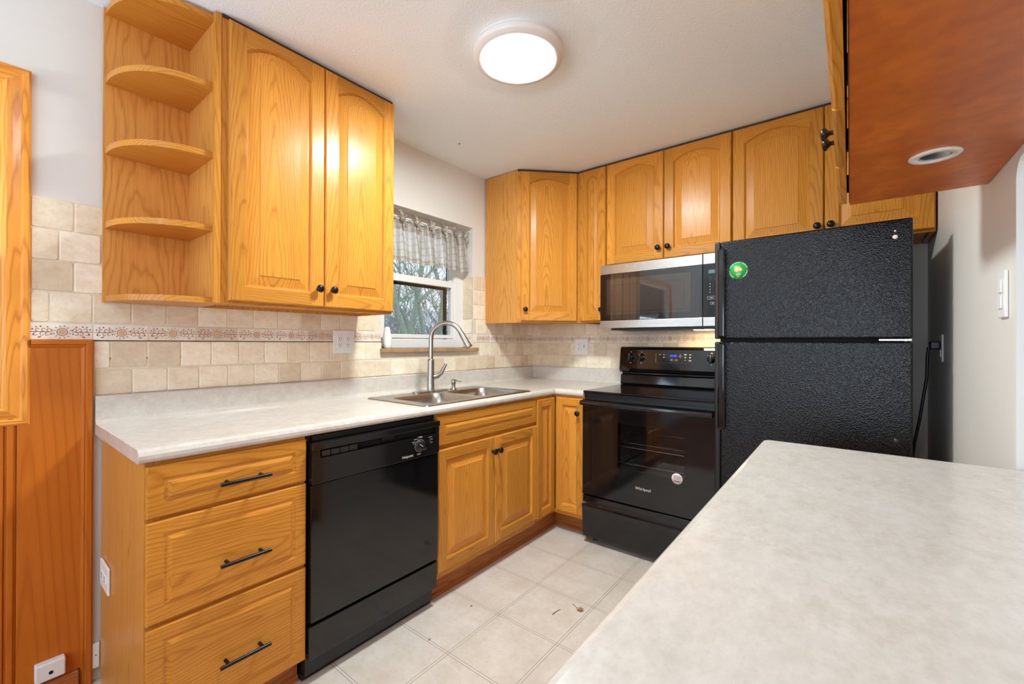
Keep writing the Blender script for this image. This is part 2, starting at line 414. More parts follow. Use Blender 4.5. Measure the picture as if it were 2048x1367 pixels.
def ring(x0, x1, z0, z1, y, rise=0, K=14):
    pts = [(x0, y, z0), (x1, y, z0)]
    for i in range(K+1):
        u = i/K; x = x1+(x0-x1)*u
        pts.append((x, y, z1-rise+rise*(1-(2*u-1)**2)))
    return [Vector(p) for p in pts]
def door(b, x0, x1, z0, z1, yb, t=.02, rise=0, fwid=.056, m='oak', K=14):
    """frame-and-raised-panel door, front at yb-t; top rail arched by rise"""
    yf = yb-t; e = .006
    cx, cz = (x0+x1)/2, (z0+z1)/2
    gl = b.grain((x0, yb, cz)); gR = b.grain((x1, yb, cz)); gt = b.grain((cx, yb, z1), 'x'); gb = b.grain((cx, yb, z0), 'x')
    gp = b.grain((cx, yb, cz), 'z', R.uniform(-.03, .03), R.uniform(.02, .06))
    def seg(j): return gb if j == 0 else gR if j == 1 else gl if j == K+2 else gt
    # outer edge
    b.loft([ring(x0, x1, z0, z1, yb, 0, K), ring(x0, x1, z0, z1, yf+e, 0, K), ring(x0+e*.8, x1-e*.8, z0+e*.8, z1-e*.8, yf, 0, K)], m, seg)
    a0, a1, c0, c1 = x0+e*.8, x1-e*.8, z0+e*.8, z1-e*.8
    i0, i1, k0, k1 = x0+fwid, x1-fwid, z0+fwid, z1-fwid+ (rise*.35 if rise else 0)
    b.raw([(a0, yf, c0), (i0, yf, c0), (i0, yf, c1), (a0, yf, c1)], [(0, 1, 2, 3)], m, gl)
    b.raw([(i1, yf, c0), (a1, yf, c0), (a1, yf, c1), (i1, yf, c1)], [(0, 1, 2, 3)], m, gR)
    b.raw([(i0, yf, c0), (i1, yf, c0), (i1, yf, k0), (i0, yf, k0)], [(0, 1, 2, 3)], m, gb)
    op = ring(i0, i1, k0, k1, yf, rise, K)
    top = op[2:]
    for j in range(K):
        p, q = top[j], top[j+1]
        b.raw([p, (p.x, yf, c1), (q.x, yf, c1), q], [(0, 1, 2, 3)], m, gt)
    # bead, groove, panel bevel, field
    pb = .036
    def rg(d, y): return ring(i0+d, i1-d, k0+d, k1-d, y, rise*max(.3, 1-d*6), K)
    b.loft([op, rg(.004, yf+.004), rg(.008, yf+.0115)], m, seg)
    b.loft([rg(.008, yf+.0115), rg(.013, yf+.0115), rg(.012+pb, yf+.003), rg(.014+pb, yf+.0005)], m, lambda j: gp)
    b.raw(rg(.014+pb, yf+.0005), [tuple(range(K+3))], m, gp)
    b.raw(ring(x0, x1, z0, z1, yb, 0, K), [tuple(range(K+3))], m, gl)
def drawer_front(b, x0, x1, z0, z1, yb, t=.02, m='oak'):
    g = b.grain(((x0+x1)/2, yb, (z0+z1)/2), 'x'); yf = yb-t
    def rg(d, y): return [Vector(p) for p in ((x0+d, y, z0+d), (x1-d, y, z0+d), (x1-d, y, z1-d), (x0+d, y, z1-d))]
    b.loft([rg(0, yb), rg(0, yf+.008), rg(.004, yf+.005), rg(.036, yf+.004), rg(.042, yf+.0065), rg(.046, yf+.006), rg(.056, yf)], m, g, fill_last=g)
    b.raw(rg(0, yb), [(0, 1, 2, 3)], m, g)
KN = [(.0075, -.001), (.006, .004), (.0055, .012), (.010, .016), (.0155, .020), (.0165, .024), (.0145, .028), (.008, .031), (0, .032)]
def knob(Mx, x, yf, z, parent):
    b = B(Mx); b.lathe(KN, (x, yf, z), (0, -1, 0), 'knob', 20); return b.build('knob', parent)
def bar_handle(Mx, x0, x1, yf, z, parent):
    b = B(Mx)
    b.tube([(x0, yf-.03, z), (x1, yf-.03, z)], .0058, 'knob', 12)
    L = x1-x0
    for x in (x0+L*.16, x1-L*.16): b.tube([(x, yf+.0005, z), (x, yf-.03, z)], .0052, 'knob', 10)
    return b.build('handle', parent)

# ---------------------------------------------------------------- the room shell
CZ = 2.405
b = B(); b.box(-2.70, .12, -2.72, .16, -.05, 0, 'vinyl'); struct(b.build('floor'))
b = B()
for i in range(33):
    y0 = -5.6+i*.175
    if y0+.175 < -2.72: b.box(-6.6, .12, y0, y0+.173, -.05, -.001, 'woodfloor', 'x')
    else: b.box(-6.6, -2.70, y0, min(y0+.173, .16), -.05, -.001, 'woodfloor', 'x')
struct(b.build('floor_dining'))
b = B(); b.box(-6.6, .12, -5.6, .16, CZ, CZ+.08, 'ceil'); struct(b.build('ceiling'))

# window wall (y = 0) with the sink window and the pine-cased window
WX0, WX1, WZ0, WZ1 = -1.50, -.735, 1.17, 2.02
V0, V1, VZ0, VZ1 = -4.35, -2.905, .995, 2.02
b = B()
def wbox(x0, x1, z0, z1, mm='wall'): b.box(x0, x1, 0, .16, z0, z1, mm)
wbox(WX1, .12, 0, CZ); wbox(V1, WX0, 0, CZ); wbox(WX0, WX1, 0, WZ0); wbox(WX0, WX1, WZ1, CZ)
wbox(V0, V1, 0, VZ0); wbox(V0, V1, VZ1, CZ); wbox(-6.6, V0, 0, CZ)
wall_left = struct(b.build('wall_left'))
b = B(); b.box(0, .12, -2.54, 0, 0, CZ, 'wall'); wall_back = struct(b.build('wall_back'))
# right wall: solid to x=-1.455, then an opening with a rounded top corner
b = B()
JX, OZ, rad = -1.455, 1.632, .05
poly = [(0, 0), (0, CZ), (-3.4, CZ), (-3.4, OZ)]
poly += [(JX-rad+rad*math.sin(a), OZ-rad+rad*math.cos(a)) for a in [i*PI/2/8 for i in range(9)]]
poly += [(JX, 0)]
b.prism(poly, 'y', -2.54, -2.42, 'wall')
struct(b.build('wall_right', bevel=.008, seg=3))
b = B(); b.box(-6.6, .12, -5.6, -5.45, 0, .3, 'wall'); b.box(-6.6, -5.6, -5.6, -5.45, .3, CZ, 'wall'); b.box(-2.8, .12, -5.6, -5.45, .3, CZ, 'wall'); b.box(-5.6, -2.8, -5.6, -5.45, 2.2, CZ, 'wall')
struct(b.build('wall_dining'))
b = B(); b.box(-6.6, -6.45, -5.45, 0, 0, .6, 'wall'); b.box(-6.6, -6.45, -5.45, 0, 2.3, CZ, 'wall'); b.box(-6.6, -6.45, -5.45, -4.2, .6, 2.3, 'wall'); b.box(-6.6, -6.45, -.6, 0, .6, 2.3, 'wall')
struct(b.build('wall_front'))
b = B(); b.box(0, .12, -5.45, -2.54, 0, CZ, 'wall'); struct(b.build('wall_hall'))

# old white painted strip below the tile, beside the drawer cabinet
b = B(); b.box(-2.688, -2.6, -.006, -.0005, .08, 1.012, 'wallwhite'); struct(b.build('trim_1'))

# ---------------------------------------------------------------- wall tile
def tiles_on(Mx, name, parent, rows, xs0, xs1, clip=None):
    b = B(Mx)
    for (z0, z1, seam) in rows:
        P = .1045
        k0 = math.floor((xs0-seam)/P)-1; x = seam+k0*P
        while x < xs1:
            a, c = max(x+.0015, xs0), min(x+P-.0015, xs1)
            x += P
            if c-a < .006: continue
            if clip and clip((a+c)/2, (z0+z1)/2): continue
            g = b.grain((a, 0, z0), 'z'); j = R.uniform(-.001, .001)
            r = .007
            def rr(d, y):
                A, C, Z0, Z1 = a+d, c-d, z0+.0015+d+j, z1-.0015-d+j
                out = []
                for cx, cz, s in ((C-r, Z0+r, 3), (C-r, Z1-r, 0), (A+r, Z1-r, 1), (A+r, Z0+r, 2)):
                    for i in range(4):
                        an = s*PI/2+i*PI/6; out.append(Vector((cx+r*math.cos(an), y, cz+r*math.sin(an))))
                return out
            if c-a < .02: 
                b.box(a, c, -.009, -.004, z0+.002, z1-.002, 'tile', 'z'); continue
            yt = -.0095+R.uniform(-.0008, .0008)
            b.loft([rr(0, -.004), rr(0, yt+.002), rr(.002, yt)], 'tile', g, fill_last=g)
    return b.build(name, parent)
ROWS = [(1.107, 1.205, -2.644), (1.012, 1.105, -2.582), (1.268, 1.372, -2.691), (1.372, 1.476, -2.738), (1.476, 1.580, -2.774), (1.580, 1.684, -2.738)]
def inwin(x, z): return WX0-.005 < x < WX1 and z > 1.14
def leftclip(x, z): return z > 1.37 and -2.66 < x < WX1 or inwin(x, z) or (x < -2.69 and z < 1.2)
b = B(); b.box(-2.84, WX0, -.0072, -.0005, 1.205, 1.37, 'grout'); b.box(-2.84, -2.66, -.0072, -.0005, 1.37, 1.684, 'grout'); b.box(-2.69, -.0005, -.0072, -.0005, 1.012, 1.145, 'grout')
b.box(-2.69, WX0, -.0072, -.0005, 1.14, 1.21, 'grout'); b.box(WX1, -.0005, -.0072, -.0005, 1.14, 1.37, 'grout'); b.box(WX1, -.60, -.0072, -.0005, 1.37, 1.684, 'grout')
b.build('grout', wall_left)
def rclip(x, z): return x < WX1
tiles_on(FWIN, 'tiles', wall_left, ROWS[:2], -2.688, -.004, lambda x, z: inwin(x, z))
tiles_on(FWIN, 'tiles', wall_left, ROWS[2:3], -2.838, -.004, lambda x, z: inwin(x, z))
tiles_on(FWIN, 'tiles', wall_left, ROWS[3:], -2.838, -2.665)
tiles_on(FWIN, 'tiles', wall_left, ROWS[3:], WX1+.001, -.60)
# reveal side tiles (window jamb, facing -x)
FREV = Matrix.Translation((WX1, 0, 0)) @ Matrix.Rotation(-PI/2, 4, 'Z')
b = B(FREV); b.box(-.088, 0, -.0072, -.0005, 1.172, 1.684, 'grout'); b.build('grout', wall_left)
tiles_on(FREV, 'tiles', wall_left, [(1.268, 1.372, -.095), (1.372, 1.476, -.095), (1.476, 1.580, -.095), (1.580, 1.684, -.095), (1.172, 1.21, -.095)], -.088, 0)
b = B(FSTV); b.box(.0005, 1.62, -.0072, -.0005, 1.0, 1.42, 'grout'); b.build('grout', wall_back)
tiles_on(FSTV, 'tiles', wall_back, [(1.107, 1.205, .06), (1.012, 1.105, .095), (1.268, 1.372, .09), (.9, 1.01, .02)], .012, 1.62, lambda x, z: z < 1.01 and x < .84)

# border tiles with a scroll-and-sun motif
def motif(b, cx, cz, sc):
    def P(x, z, y=-.0103): return (cx+x*sc, y, cz+z*sc)
    def stroke(pts, w, m):
        for (x0, z0), (x1, z1) in zip(pts[:-1], pts[1:]):
            d = Vector((x1-x0, z1-z0)); L = d.length or 1; nx, nz = -d.y/L*w/2, d.x/L*w/2
            b.raw([P(x0+nx, z0+nz), P(x1+nx, z1+nz), P(x1-nx, z1-nz), P(x0-nx, z0-nz)], [(0, 1, 2, 3)], m)
    def disc(x, z, r, m, n=10, y=-.0103): b.raw([P(x+r*math.cos(2*PI*i/n), z+r*math.sin(2*PI*i/n), y) for i in range(n)], [tuple(range(n))], m)
    def curl(x, z, r, a0, turn, w, m): stroke([(x+r*(1-.55*i/8)*math.cos(a0+turn*i/8), z+r*(1-.55*i/8)*math.sin(a0+turn*i/8)) for i in range(9)], w, m)
    disc(0, 0, .0135, 'motif', 16, -.0102); disc(0, 0, .0115, 'bordertile', 16, -.0104); disc(0, 0, .0095, 'motiftan', 16, -.0106)
    curl(0, 0, .0075, 0, 5, .0012, 'motif') if False else None
    for i in range(12):
        a = 2*PI*i/12+.2; rr_ = .0185 if i % 2 else .0205
        curl(rr_*math.cos(a), min(.02, max(-.02, rr_*math.sin(a))), .0030, a, 4.2, .0014, 'motif')
    for sx in (-1, 1):
        stroke([(sx*.022, 0), (sx*.074, .0005)], .0018, 'motifred')
        for k, (x, up) in enumerate(((.030, 1), (.034, -1), (.042, 1), (.046, -1), (.056, 1), (.060, -1))):
            curl(sx*x, up*.0075, .0065, -up*PI/2, sx*up*4.4, .0016, 'motif' if k % 2 else 'motifred')
            if k in (0, 3, 4): disc(sx*(x+.004), up*.0165, .0022, 'motifred', 7)
        for x, z in ((.050, .018), (.054, -.018), (.068, .009), (.066, -.009), (.025, .006), (.026, -.007)): disc(sx*x, z, .0024, 'motif', 7)
def border(Mx, parent, seams, skip=None):
    b = B(Mx); mb = B(Mx)
    for x0, x1 in seams:
        if skip and skip(x0, x1): continue
        g = b.grain((x0, 0, 1.23), 'x')
        b.box(x0+.001, x1-.001, -.0098, -.003, 1.2085, 1.2635, 'bordertile', 'x')
        full = x1-x0 > .13
        if full: motif(mb, (x0+x1)/2, 1.236, (x1-x0)/.1525)
        elif x1-x0 > .06: motif(mb, (x0+x1)/2, 1.236, (x1-x0)/.1525)
    b.build('border_tiles', parent, bevel=.001, seg=1); mb.build('border_motif', parent)
sm = []
x = -2.842
while x < -.01:
    a, c = x, min(x+.1525, -.004); x += .1525
    if c <= WX0: sm.append((a, c))
    elif a >= WX1: sm.append((a, c))
    elif a < WX0 < c: sm.append((a, WX0-.001))
    elif a < WX1 < c: sm.append((WX1, c))
border(FWIN, wall_left, sm)
border(FREV, wall_left, [(-.088, -.004)])
sm = []; x = .010
while x < 1.61: sm.append((x, min(x+.1525, 1.62))); x += .1525
border(FSTV, wall_back, sm)

# ---------------------------------------------------------------- sink window
win = struct(bpy.data.objects.new('window_1', None)); COL.objects.link(win); win.location = (-1.117, .12, WZ0)
b = B()
FY0, FY1 = .088, .158
GL, GR_ = -1.405, -.853          # visible glass edges
b.box(WX0, GL-.03, FY0, FY1, WZ0, WZ1, 'vinylframe'); b.box(-.825, WX1, FY0, FY1, WZ0, WZ1, 'vinylframe')
b.box(GL-.03, -.825, FY0, FY1, WZ1-.05, WZ1, 'vinylframe'); b.box(GL-.03, -.825, FY0-.004, FY1, WZ0, 1.228, 'vinylframe')
b.build('window_frame', win, bevel=.004)
b = B()   # lower sash
b.box(GL-.03, GL, FY0+.006, FY0+.036, 1.234, 1.632, 'vinylframe'); b.box(GR_, -.825, FY0+.006, FY0+.036, 1.234, 1.632, 'vinylframe')
b.box(GL, GR_, FY0+.006, FY0+.036, 1.234, 1.258, 'vinylframe'); b.box(GL, GR_, FY0+.002, FY0+.036, 1.588, 1.632, 'vinylframe')
sash = b.build('lower_sash', win, bevel=.003)
b = B(); b.box(GL-.004, GR_+.004, FY0+.02, FY0+.024, 1.254, 1.592, 'pane'); b.build('pane', sash)
b = B()   # upper sash
b.box(GL-.02, GL+.005, FY0+.04, FY0+.065, 1.600, 1.97, 'vinylframe'); b.box(GR_+.012, -.825, FY0+.04, FY0+.065, 1.600, 1.97, 'vinylframe')
b.box(GL, GR_+.02, FY0+.04, FY0+.065, 1.596, 1.625, 'vinylframe'); b.box(GL, GR_+.02, FY0+.04, FY0+.065, 1.93, 1.97, 'vinylframe')
us = b.build('upper_sash', win, bevel=.003)
b = B(); b.box(GL, GR_+.016, FY0+.05, FY0+.054, 1.62, 1.935, 'pane'); b.build('pane', us)
b = B()   # dark screen track along the right and the top of the lower opening
b.box(GR_-.022, GR_+.012, FY0+.066, FY1-.001, 1.228, 1.60, 'dark'); b.box(GL, GR_-.022, FY0+.066, FY1-.001, 1.575, 1.60, 'dark'); b.box(-.845, -.828, FY0+.066, FY1-.001, 1.60, 1.95, 'dark')
b.build('screen_track', win)
b = B(); b.box(-1.508, -.703, -.034, .086, 1.146, 1.170, 'stone', 'x')
tag(b.build('window_sill', bevel=.003), 'brown stone sill slab under the sink window', 'sill')
# white bottle on the sill
b = B(); b.lathe([(0, 0), (.022, 0), (.026, .006), (.0275, .03), (.027, .06), (.022, .085), (.017, .105), (.0155, .118), (.012, .124), (0, .126)], (-1.440, .018, 1.1702), (0, 0, 1), 'bottle', 28)
tag(b.build('bottle'), 'small white rounded bottle at the left end of the window sill', 'bottle')

# valance
val = thing('valance', 'sheer striped tie-top valance hanging across the top of the sink window', 'curtain', (-1.117, .045, 1.70))
KX = [-1.44, -1.325, -1.215, -1.095, -.985, -.875, -.785]
b = B(); NU, NV = 300, 26
def valpt(i, j):
    u = i/NU; x = WX0+.012+u*(WX1-WX0-.024); t = j/NV
    near = min(KX, key=lambda k: abs(k-x)); d = x-near; s = math.exp(-(d/.030)**2)
    pull = 1-.62*s*(1-t)**1.3                  # fabric gathers into the tie at the top and fans out below
    px = near+d*pull+.016*t*(1 if d > 0 else .4)*s
    yy = .056+.010*math.sin(u*2*PI*5+1)*t-.030*s*(.35+.65*t)+.0055*s*math.sin(d*430)*(1-.2*t)
    sag = .016*(1-s)*(1-t)
    z = 1.962-sag-(1.962-1.704+.006*math.sin(u*2*PI*7+.4)+.006*s)*t+.006*s*(1-t)
    return Vector((max(WX0+.003, min(WX1-.004, px)), min(yy, .080)-.012*t, z)), u
pts = []; us_ = []
for j in range(NV+1):
    for i in range(NU+1):
        p, u = valpt(i, j); pts.append(p); us_.append((u*1.25, 0, j/NV*.26))
fs = [(j*(NU+1)+i, j*(NU+1)+i+1, (j+1)*(NU+1)+i+1, (j+1)*(NU+1)+i) for j in range(NV) for i in range(NU)]
lut = {tuple(round(c, 6) for c in p): Vector(q) for p, q in zip(pts, us_)}
b.raw(pts, fs, 'fabric', ((lambda p: lut[tuple(round(c, 6) for c in p)]), 0.0), True)
b.build('cloth', val)
b = B()
for k in range(NU):   # doubled hem
    p0, u = valpt(k, NV); p1, _ = valpt(k+1, NV)
    q0, _ = valpt(k, NV-3); q1, _ = valpt(k+1, NV-3)
    o_ = Vector((0, .002, 0))
    b.raw([p0+o_, p1+o_, q1+o_, q0+o_], [(0, 1, 2, 3)], 'fabric', ((lambda p, u=u: Vector((u*1.25, 0, p.z))), 0.0), True)
b.build('hem', val)
for kx in KX:
    b = B()
    b.lathe([(0, -.020), (.010, -.016), (.017, -.003), (.016, .008), (.009, .017), (0, .019)], (kx, .026, 1.955), (R.uniform(-.4, .4), -.2, 1), 'fabric', 10)
    for sx, hh in ((-1, R.uniform(.030, .045)), (1, R.uniform(.008, .028))):
        b.tube([(kx, .024, 1.958), (kx+sx*.012, .016, 1.958+hh*.5), (kx+sx*.024-.010, .012, 1.958+hh)], [.006, .010, .0115], 'fabric', 7)
    b.tube([(kx, .022, 1.95), (kx+.012, .014, 1.93), (kx+.014, .012, 1.905)], [.006, .009, .008], 'fabric', 7)
    b.build('tie', val)
b = B(); b.tube([(WX0+.001, .050, 1.972), (WX1-.001, .050, 1.972)], .006, 'vinylframe', 12); b.build('curtain_rod', val)

# pine-cased window at the left edge
w2 = struct(bpy.data.objects.new('window_2', None)); COL.objects.link(w2); w2.location = ((V0+V1)/2, 0, VZ0)
def casing(b, x0, x1, z0, z1, wd):
    prof = [(0, -.001), (0, -.013), (.006, -.018), (.016, -.018), (.022, -.014), (.040, -.022), (.052, -.026), (.060, -.022), (wd, -.014), (wd, -.001)]
    prof = [(d, y) for d, y in prof]
    loops = [[Vector((x0+d, y, z0+d)), Vector((x1-d, y, z0+d)), Vector((x1-d, y, z1-d)), Vector((x0+d, y, z1-d))] for d, y in prof]
    gs = [b.grain((x0, 0, z0), 'x'), b.grain((x1, 0, z0), 'z'), b.grain((x0, 0, z1), 'x'), b.grain((x0, 0, z0), 'z')]
    b.loft(loops, 'pineframe', lambda j: gs[j])
b = B(tone=.3); casing(b, V0-.066, -2.8385, .934, 2.084, .0665); b.build('window_casing', w2)
b = B(); b.box(V0, V0+.02, .0, .12, VZ0, VZ1, 'vinylframe'); b.box(V1-.012, V1-.0005, .0, .12, VZ0, VZ1, 'vinylframe'); b.box(V0+.02, V1-.012, .0, .12, VZ0+.0005, VZ0+.02, 'vinylframe'); b.box(V0+.02, V1-.012, 0, .12, VZ1-.02, VZ1-.0005, 'vinylframe')
b.build('window_frame', w2)
b = B(); b.box(V0+.02, V1-.012, .07, .075, VZ0+.02, VZ1-.02, 'pane'); b.build('pane', w2)

# knotty pine panelling with cap and edge moulding
b = B(tone=0.1)
b.box(-2.866, -2.716, -.013, -.0005, .072, 1.19, 'pinepanel', 'z', .05, .02)
for i in range(9):
    x1 = -2.893-i*.165
    b.box(x1-.163, x1, -.013, -.0005, .072, .99, 'pinepanel', 'z')
b.box(-2.893, -2.866, -.009, -.0005, .072, .99, 'pinepanel', 'z')
b.box(-2.887, -2.872, -.015, -.009, .072, .99, 'pinepanel', 'z')
pan = struct(b.build('trim_2', bevel=.003))
b = B(tone=-.1)   # edge moulding, mitred with the cap
prof = [(0, -.0005), (0, -.020), (.004, -.024), (.016, -.024), (.020, -.018), (.023, -.019), (.028, -.014), (.030, -.013)]
X1, Z1 = -2.689, 1.211
lo = [[Vector((X1-d, y, .0)), Vector((X1-d, y, Z1-d)), Vector((-2.8375, y, Z1-d))] for d, y in prof]
gA, gB = b.grain((X1, 0, .6), 'z'), b.grain((-2.76, 0, Z1), 'x')
b.loft(lo, 'pinepanel', lambda j: gA if j == 0 else gB, closed=False)
b.build('edge_moulding', pan)
b = B(); b.box(-4.4, -2.722, -.026, -.0005, .0005, .072, 'oakdark', 'x'); b.box(-4.4, -2.722, -.038, -.026, .0005, .02, 'oakdark', 'x')
struct(b.build('baseboard_left', bevel=.004))
# wall boxes low on the left
b = B(); b.box(-2.826, -2.756, -.042, -.0135, .088, .146, 'white'); o = b.build('jack_box', bevel=.004)
tag(o, 'white surface-mount jack box with a dark centre hole, low on the pine panelling', 'jack box')
b = B(); b.lathe([(0, 0), (.0055, 0), (.0055, .0012), (0, .0012)], (-2.790, -.0418, .112), (0, -1, 0), 'dark', 14); b.build('socket', o)
b = B(); b.box(-2.6885, -2.669, -.018, -.0065, .05, .137, 'white'); o = b.build('cover_plate', bevel=.002)
tag(o, 'narrow white cover plate on the white wall strip beside the drawer cabinet', 'wall plate')
b = B(); b.lathe([(0, 0), (.002, 0), (.002, .001), (0, .001)], (-2.679, -.018, .096), (0, -1, 0), 'dark', 8); b.build('screw', o)

# ---------------------------------------------------------------- upper cabinets
def cab_box(b, x0, x1, yb, yf, z0, z1, m='oak', open_bottom=True):
    """carcass in a local frame: sides, back, top, recessed bottom, face frame"""
    t = .018
    b.box(x0, x0+t, yf+.018, yb, z0, z1, m, 'z'); b.box(x1-t, x1, yf+.018, yb, z0, z1, m, 'z')
    b.box(x0+t, x1-t, yb-.006, yb, z0, z1, 'oakply', 'z'); b.box(x0+t, x1-t, yf+.018, yb-.006, z1-.015, z1, m, 'x')
    b.box(x0+t, x1-t, yf+.018, yb-.006, z0+.012, z0+.028, 'oakply', 'x')
    b.box(x0, x0+.04, yf, yf+.018, z0, z1, m, 'z'); b.box(x1-.04, x1, yf, yf+.018, z0, z1, m, 'z')
    b.box(x0+.04, x1-.04, yf, yf+.018, z1-.045, z1, m, 'x'); b.box(x0+.04, x1-.04, yf, yf+.018, z0, z0+.04, m, 'x')
def upper(label, Mx, root, x0, x1, z0, doors, rise, knobs, cz=2.399, dz0=None, yf=-.309, yb=-.0115):
    t = thing('wall_cabinet', label, 'cabinet', root)
    b = B(Mx, 0.0); cab_box(b, x0, x1, yb, yf, z0, cz); b.box(x0+.001, x1-.001, yf-.004, yf+.01, 2.392, CZ-.0005, 'gapshade'); b.build('body', t, bevel=.001, seg=1)
    for i, (a, c) in enumerate(doors):
        b = B(Mx); door(b, a, c, z0+.010 if dz0 is None else dz0, 2.389, yf-.001, rise=rise); d = b.build('door', t)
        if knobs[i] is not None: knob(Mx, knobs[i][0], yf-.021, knobs[i][1], d)
    return t
upper('tall two-door honey oak wall cabinet between the open end shelves and the sink window', FWIN, (-2.02, 0, 1.345), -2.393, -1.648, 1.345,
      [(-2.374, -2.0105), (-2.0075, -1.650)], .045, [(-2.040, 1.431), (-1.976, 1.431)])
upper('narrow one-door oak wall cabinet between the corner cabinet and the microwave', FSTV, (0, -.72, 1.345), .612, .832, 1.345,
      [(.634, .829)], .03, [(.806, 1.43)])
upper('short two-door oak wall cabinet right above the microwave', FSTV, (0, -1.216, 1.71), .8335, 1.5945, 1.712,
      [(.839, 1.2145), (1.2175, 1.592)], .04, [(1.186, 1.792), (1.246, 1.792)])
upper('wide two-door oak wall cabinet above the black refrigerator', FSTV, (0, -2.006, 1.71), 1.596, 2.415, 1.706,
      [(1.600, 2.011), (2.0145, 2.411)], .045, [(1.985, 1.792), (2.040, 1.792)])
# diagonal corner cabinet
cc = thing('wall_cabinet', 'diagonal corner oak wall cabinet with one door, right of the sink window', 'cabinet', (-.2, -.2, 1.345))
b = B(None, 0.0)
A, Cc = Vector((-.61, -.305)), Vector((-.305, -.610))
b.box(-.61, -.592, -.305, -.0115, 1.345, 2.399, 'oakply', 'z', -.02, .03); b.box(-.305, -.0115, -.6105, -.595, 1.345, 2.399, 'oak', 'z')
poly = [(-.592, -.0115), (-.592, -.305), (-.305, -.594), (-.0115, -.594), (-.0115, -.0115)]
b.prism(poly, 'z', 1.357, 1.373, 'oakply', 'x'); b.prism(poly, 'z', 2.38, 2.399, 'oakply', 'x')
b.build('body', cc)
FD = Matrix.Translation((A.x, A.y, 0)) @ Matrix.Rotation(-PI/4, 4, 'Z'); LD = (Cc-A).length
b = B(FD, 0.2)
b.box(0, .035, -.0, .017, 1.345, 2.399, 'oak', 'z'); b.box(LD-.022, LD, -.0, .017, 1.345, 2.399, 'oak', 'z')
b.box(.035, LD-.022, 0, .017, 1.345, 1.385, 'oak', 'x'); b.box(.035, LD-.022, 0, .017, 2.35, 2.399, 'oak', 'x'); b.box(.001, LD-.001, -.004, .01, 2.392, CZ-.0005, 'gapshade')
b.build('face_frame', cc)
b = B(FD); door(b, .024, LD-.012, 1.356, 2.389, -.001, rise=.035); d = b.build('door', cc); knob(FD, .052, -.021, 1.435, d)

# open quarter-round end shelves
sh = thing('corner_shelf', 'open oak end shelf unit with quarter-round shelves left of the tall wall cabinet', 'shelf', (-2.53, 0, 1.345))
b = B(); b.box(-2.668, -2.396, -.018, -.0105, 1.345, 2.399, 'oakply', 'z', .02, .05); b.build('back_panel', sh)
b = B(tone=-.1); b.box(-2.4125, -2.3945, -.291, -.018, 1.345, 2.399, 'oakply', 'z', .06, .05); b.box(-2.4155, -2.3945, -.311, -.291, 1.345, 2.399, 'oak', 'z'); b.build('side_panel', sh, bevel=.001, seg=1)
for zt in (2.395, 2.147, 1.894, 1.628, 1.366):
    b = B(tone=R.uniform(-.3, .2))
    x0, x1, y0, y1 = -2.662, -2.4128, -.0182, -.289
    arc = [(x1-(x1-x0)*math.sin(a)**.86 if a > 0 else x1, y0+(y1-y0)*math.cos(a)**.86 if a < PI/2 else y0) for a in [i*PI/2/24 for i in range(25)]]
    poly = [(x1, y0)]+arc
    b.prism(poly, 'z', zt-.0205, zt, 'oak', 'x')
    b.build('shelf', sh, bevel=.0015, seg=1)

# peninsula wall cabinet hanging above the peninsula (close to the camera)
PU0, PU1, PUZ = 1.205, 3.20, 1.655       # local x = -x
pc = thing('wall_cabinet', 'long oak wall cabinet hung over the peninsula, seen from below with its red-brown stained underside', 'cabinet', (-2.2, -2.27, PUZ))
b = B(FPEN, -.2)
b.box(PU0, PU0+.018, 2.1225, 2.4195, PUZ, 2.399, 'oakdark', 'z'); b.box(PU1-.018, PU1, 2.1225, 2.4195, PUZ, 2.399, 'oak', 'z')
b.box(PU0+.018, PU1-.018, 2.1225, 2.4195, 2.38, 2.399, 'oak', 'x'); b.box(PU0+.018, PU1-.018, 2.412, 2.4195, PUZ, 2.38, 'oak', 'x')
b.box(PU0, PU1, 2.112, 2.1225, PUZ+.004, 2.399, 'oakdark', 'x')
b.build('body', pc)
b = B(FPEN); b.box(PU0+.0005, PU1, 2.1135, 2.4195, PUZ-.004, PUZ+.010, 'stained', 'x'); b.build('bottom_panel', pc, bevel=.002)
edges = [(1.238, 1.598), (1.602, 1.942), (1.946, 2.31), (2.314, 2.70), (2.704, 3.19)]
kn = [1.565, 1.635, 2.28, 2.345, None]
for (a, c), kx in zip(edges, kn):
    b = B(FPEN); door(b, a, c, PUZ-.006, 2.385, 2.107, rise=.04); d = b.build('door', pc)
    if kx: knob(FPEN, kx, 2.087, PUZ+.075, d)
    for hx in (a+.03,):
        b = B(FPEN); b.box(hx, hx+.02, 2.106, 2.1125, PUZ+.02, PUZ+.07, 'dark'); b.build('hinge', d)
b = B(FPEN); c_ = (1.553, 2.273, PUZ-.0035)
b.lathe([(.030, 0), (.0465, 0), (.0475, .003), (.044, .006), (.030, .0055), (.030, .001)], c_, (0, 0, -1), 'puck', 36)
pk = b.build('puck_light', pc)
b = B(FPEN); b.lathe([(0, .001), (.0295, .001), (.0295, .003), (.022, .0035), (0, .0045)], c_, (0, 0, -1), 'diffuse_reflector', 28); b.build('lens', pk)

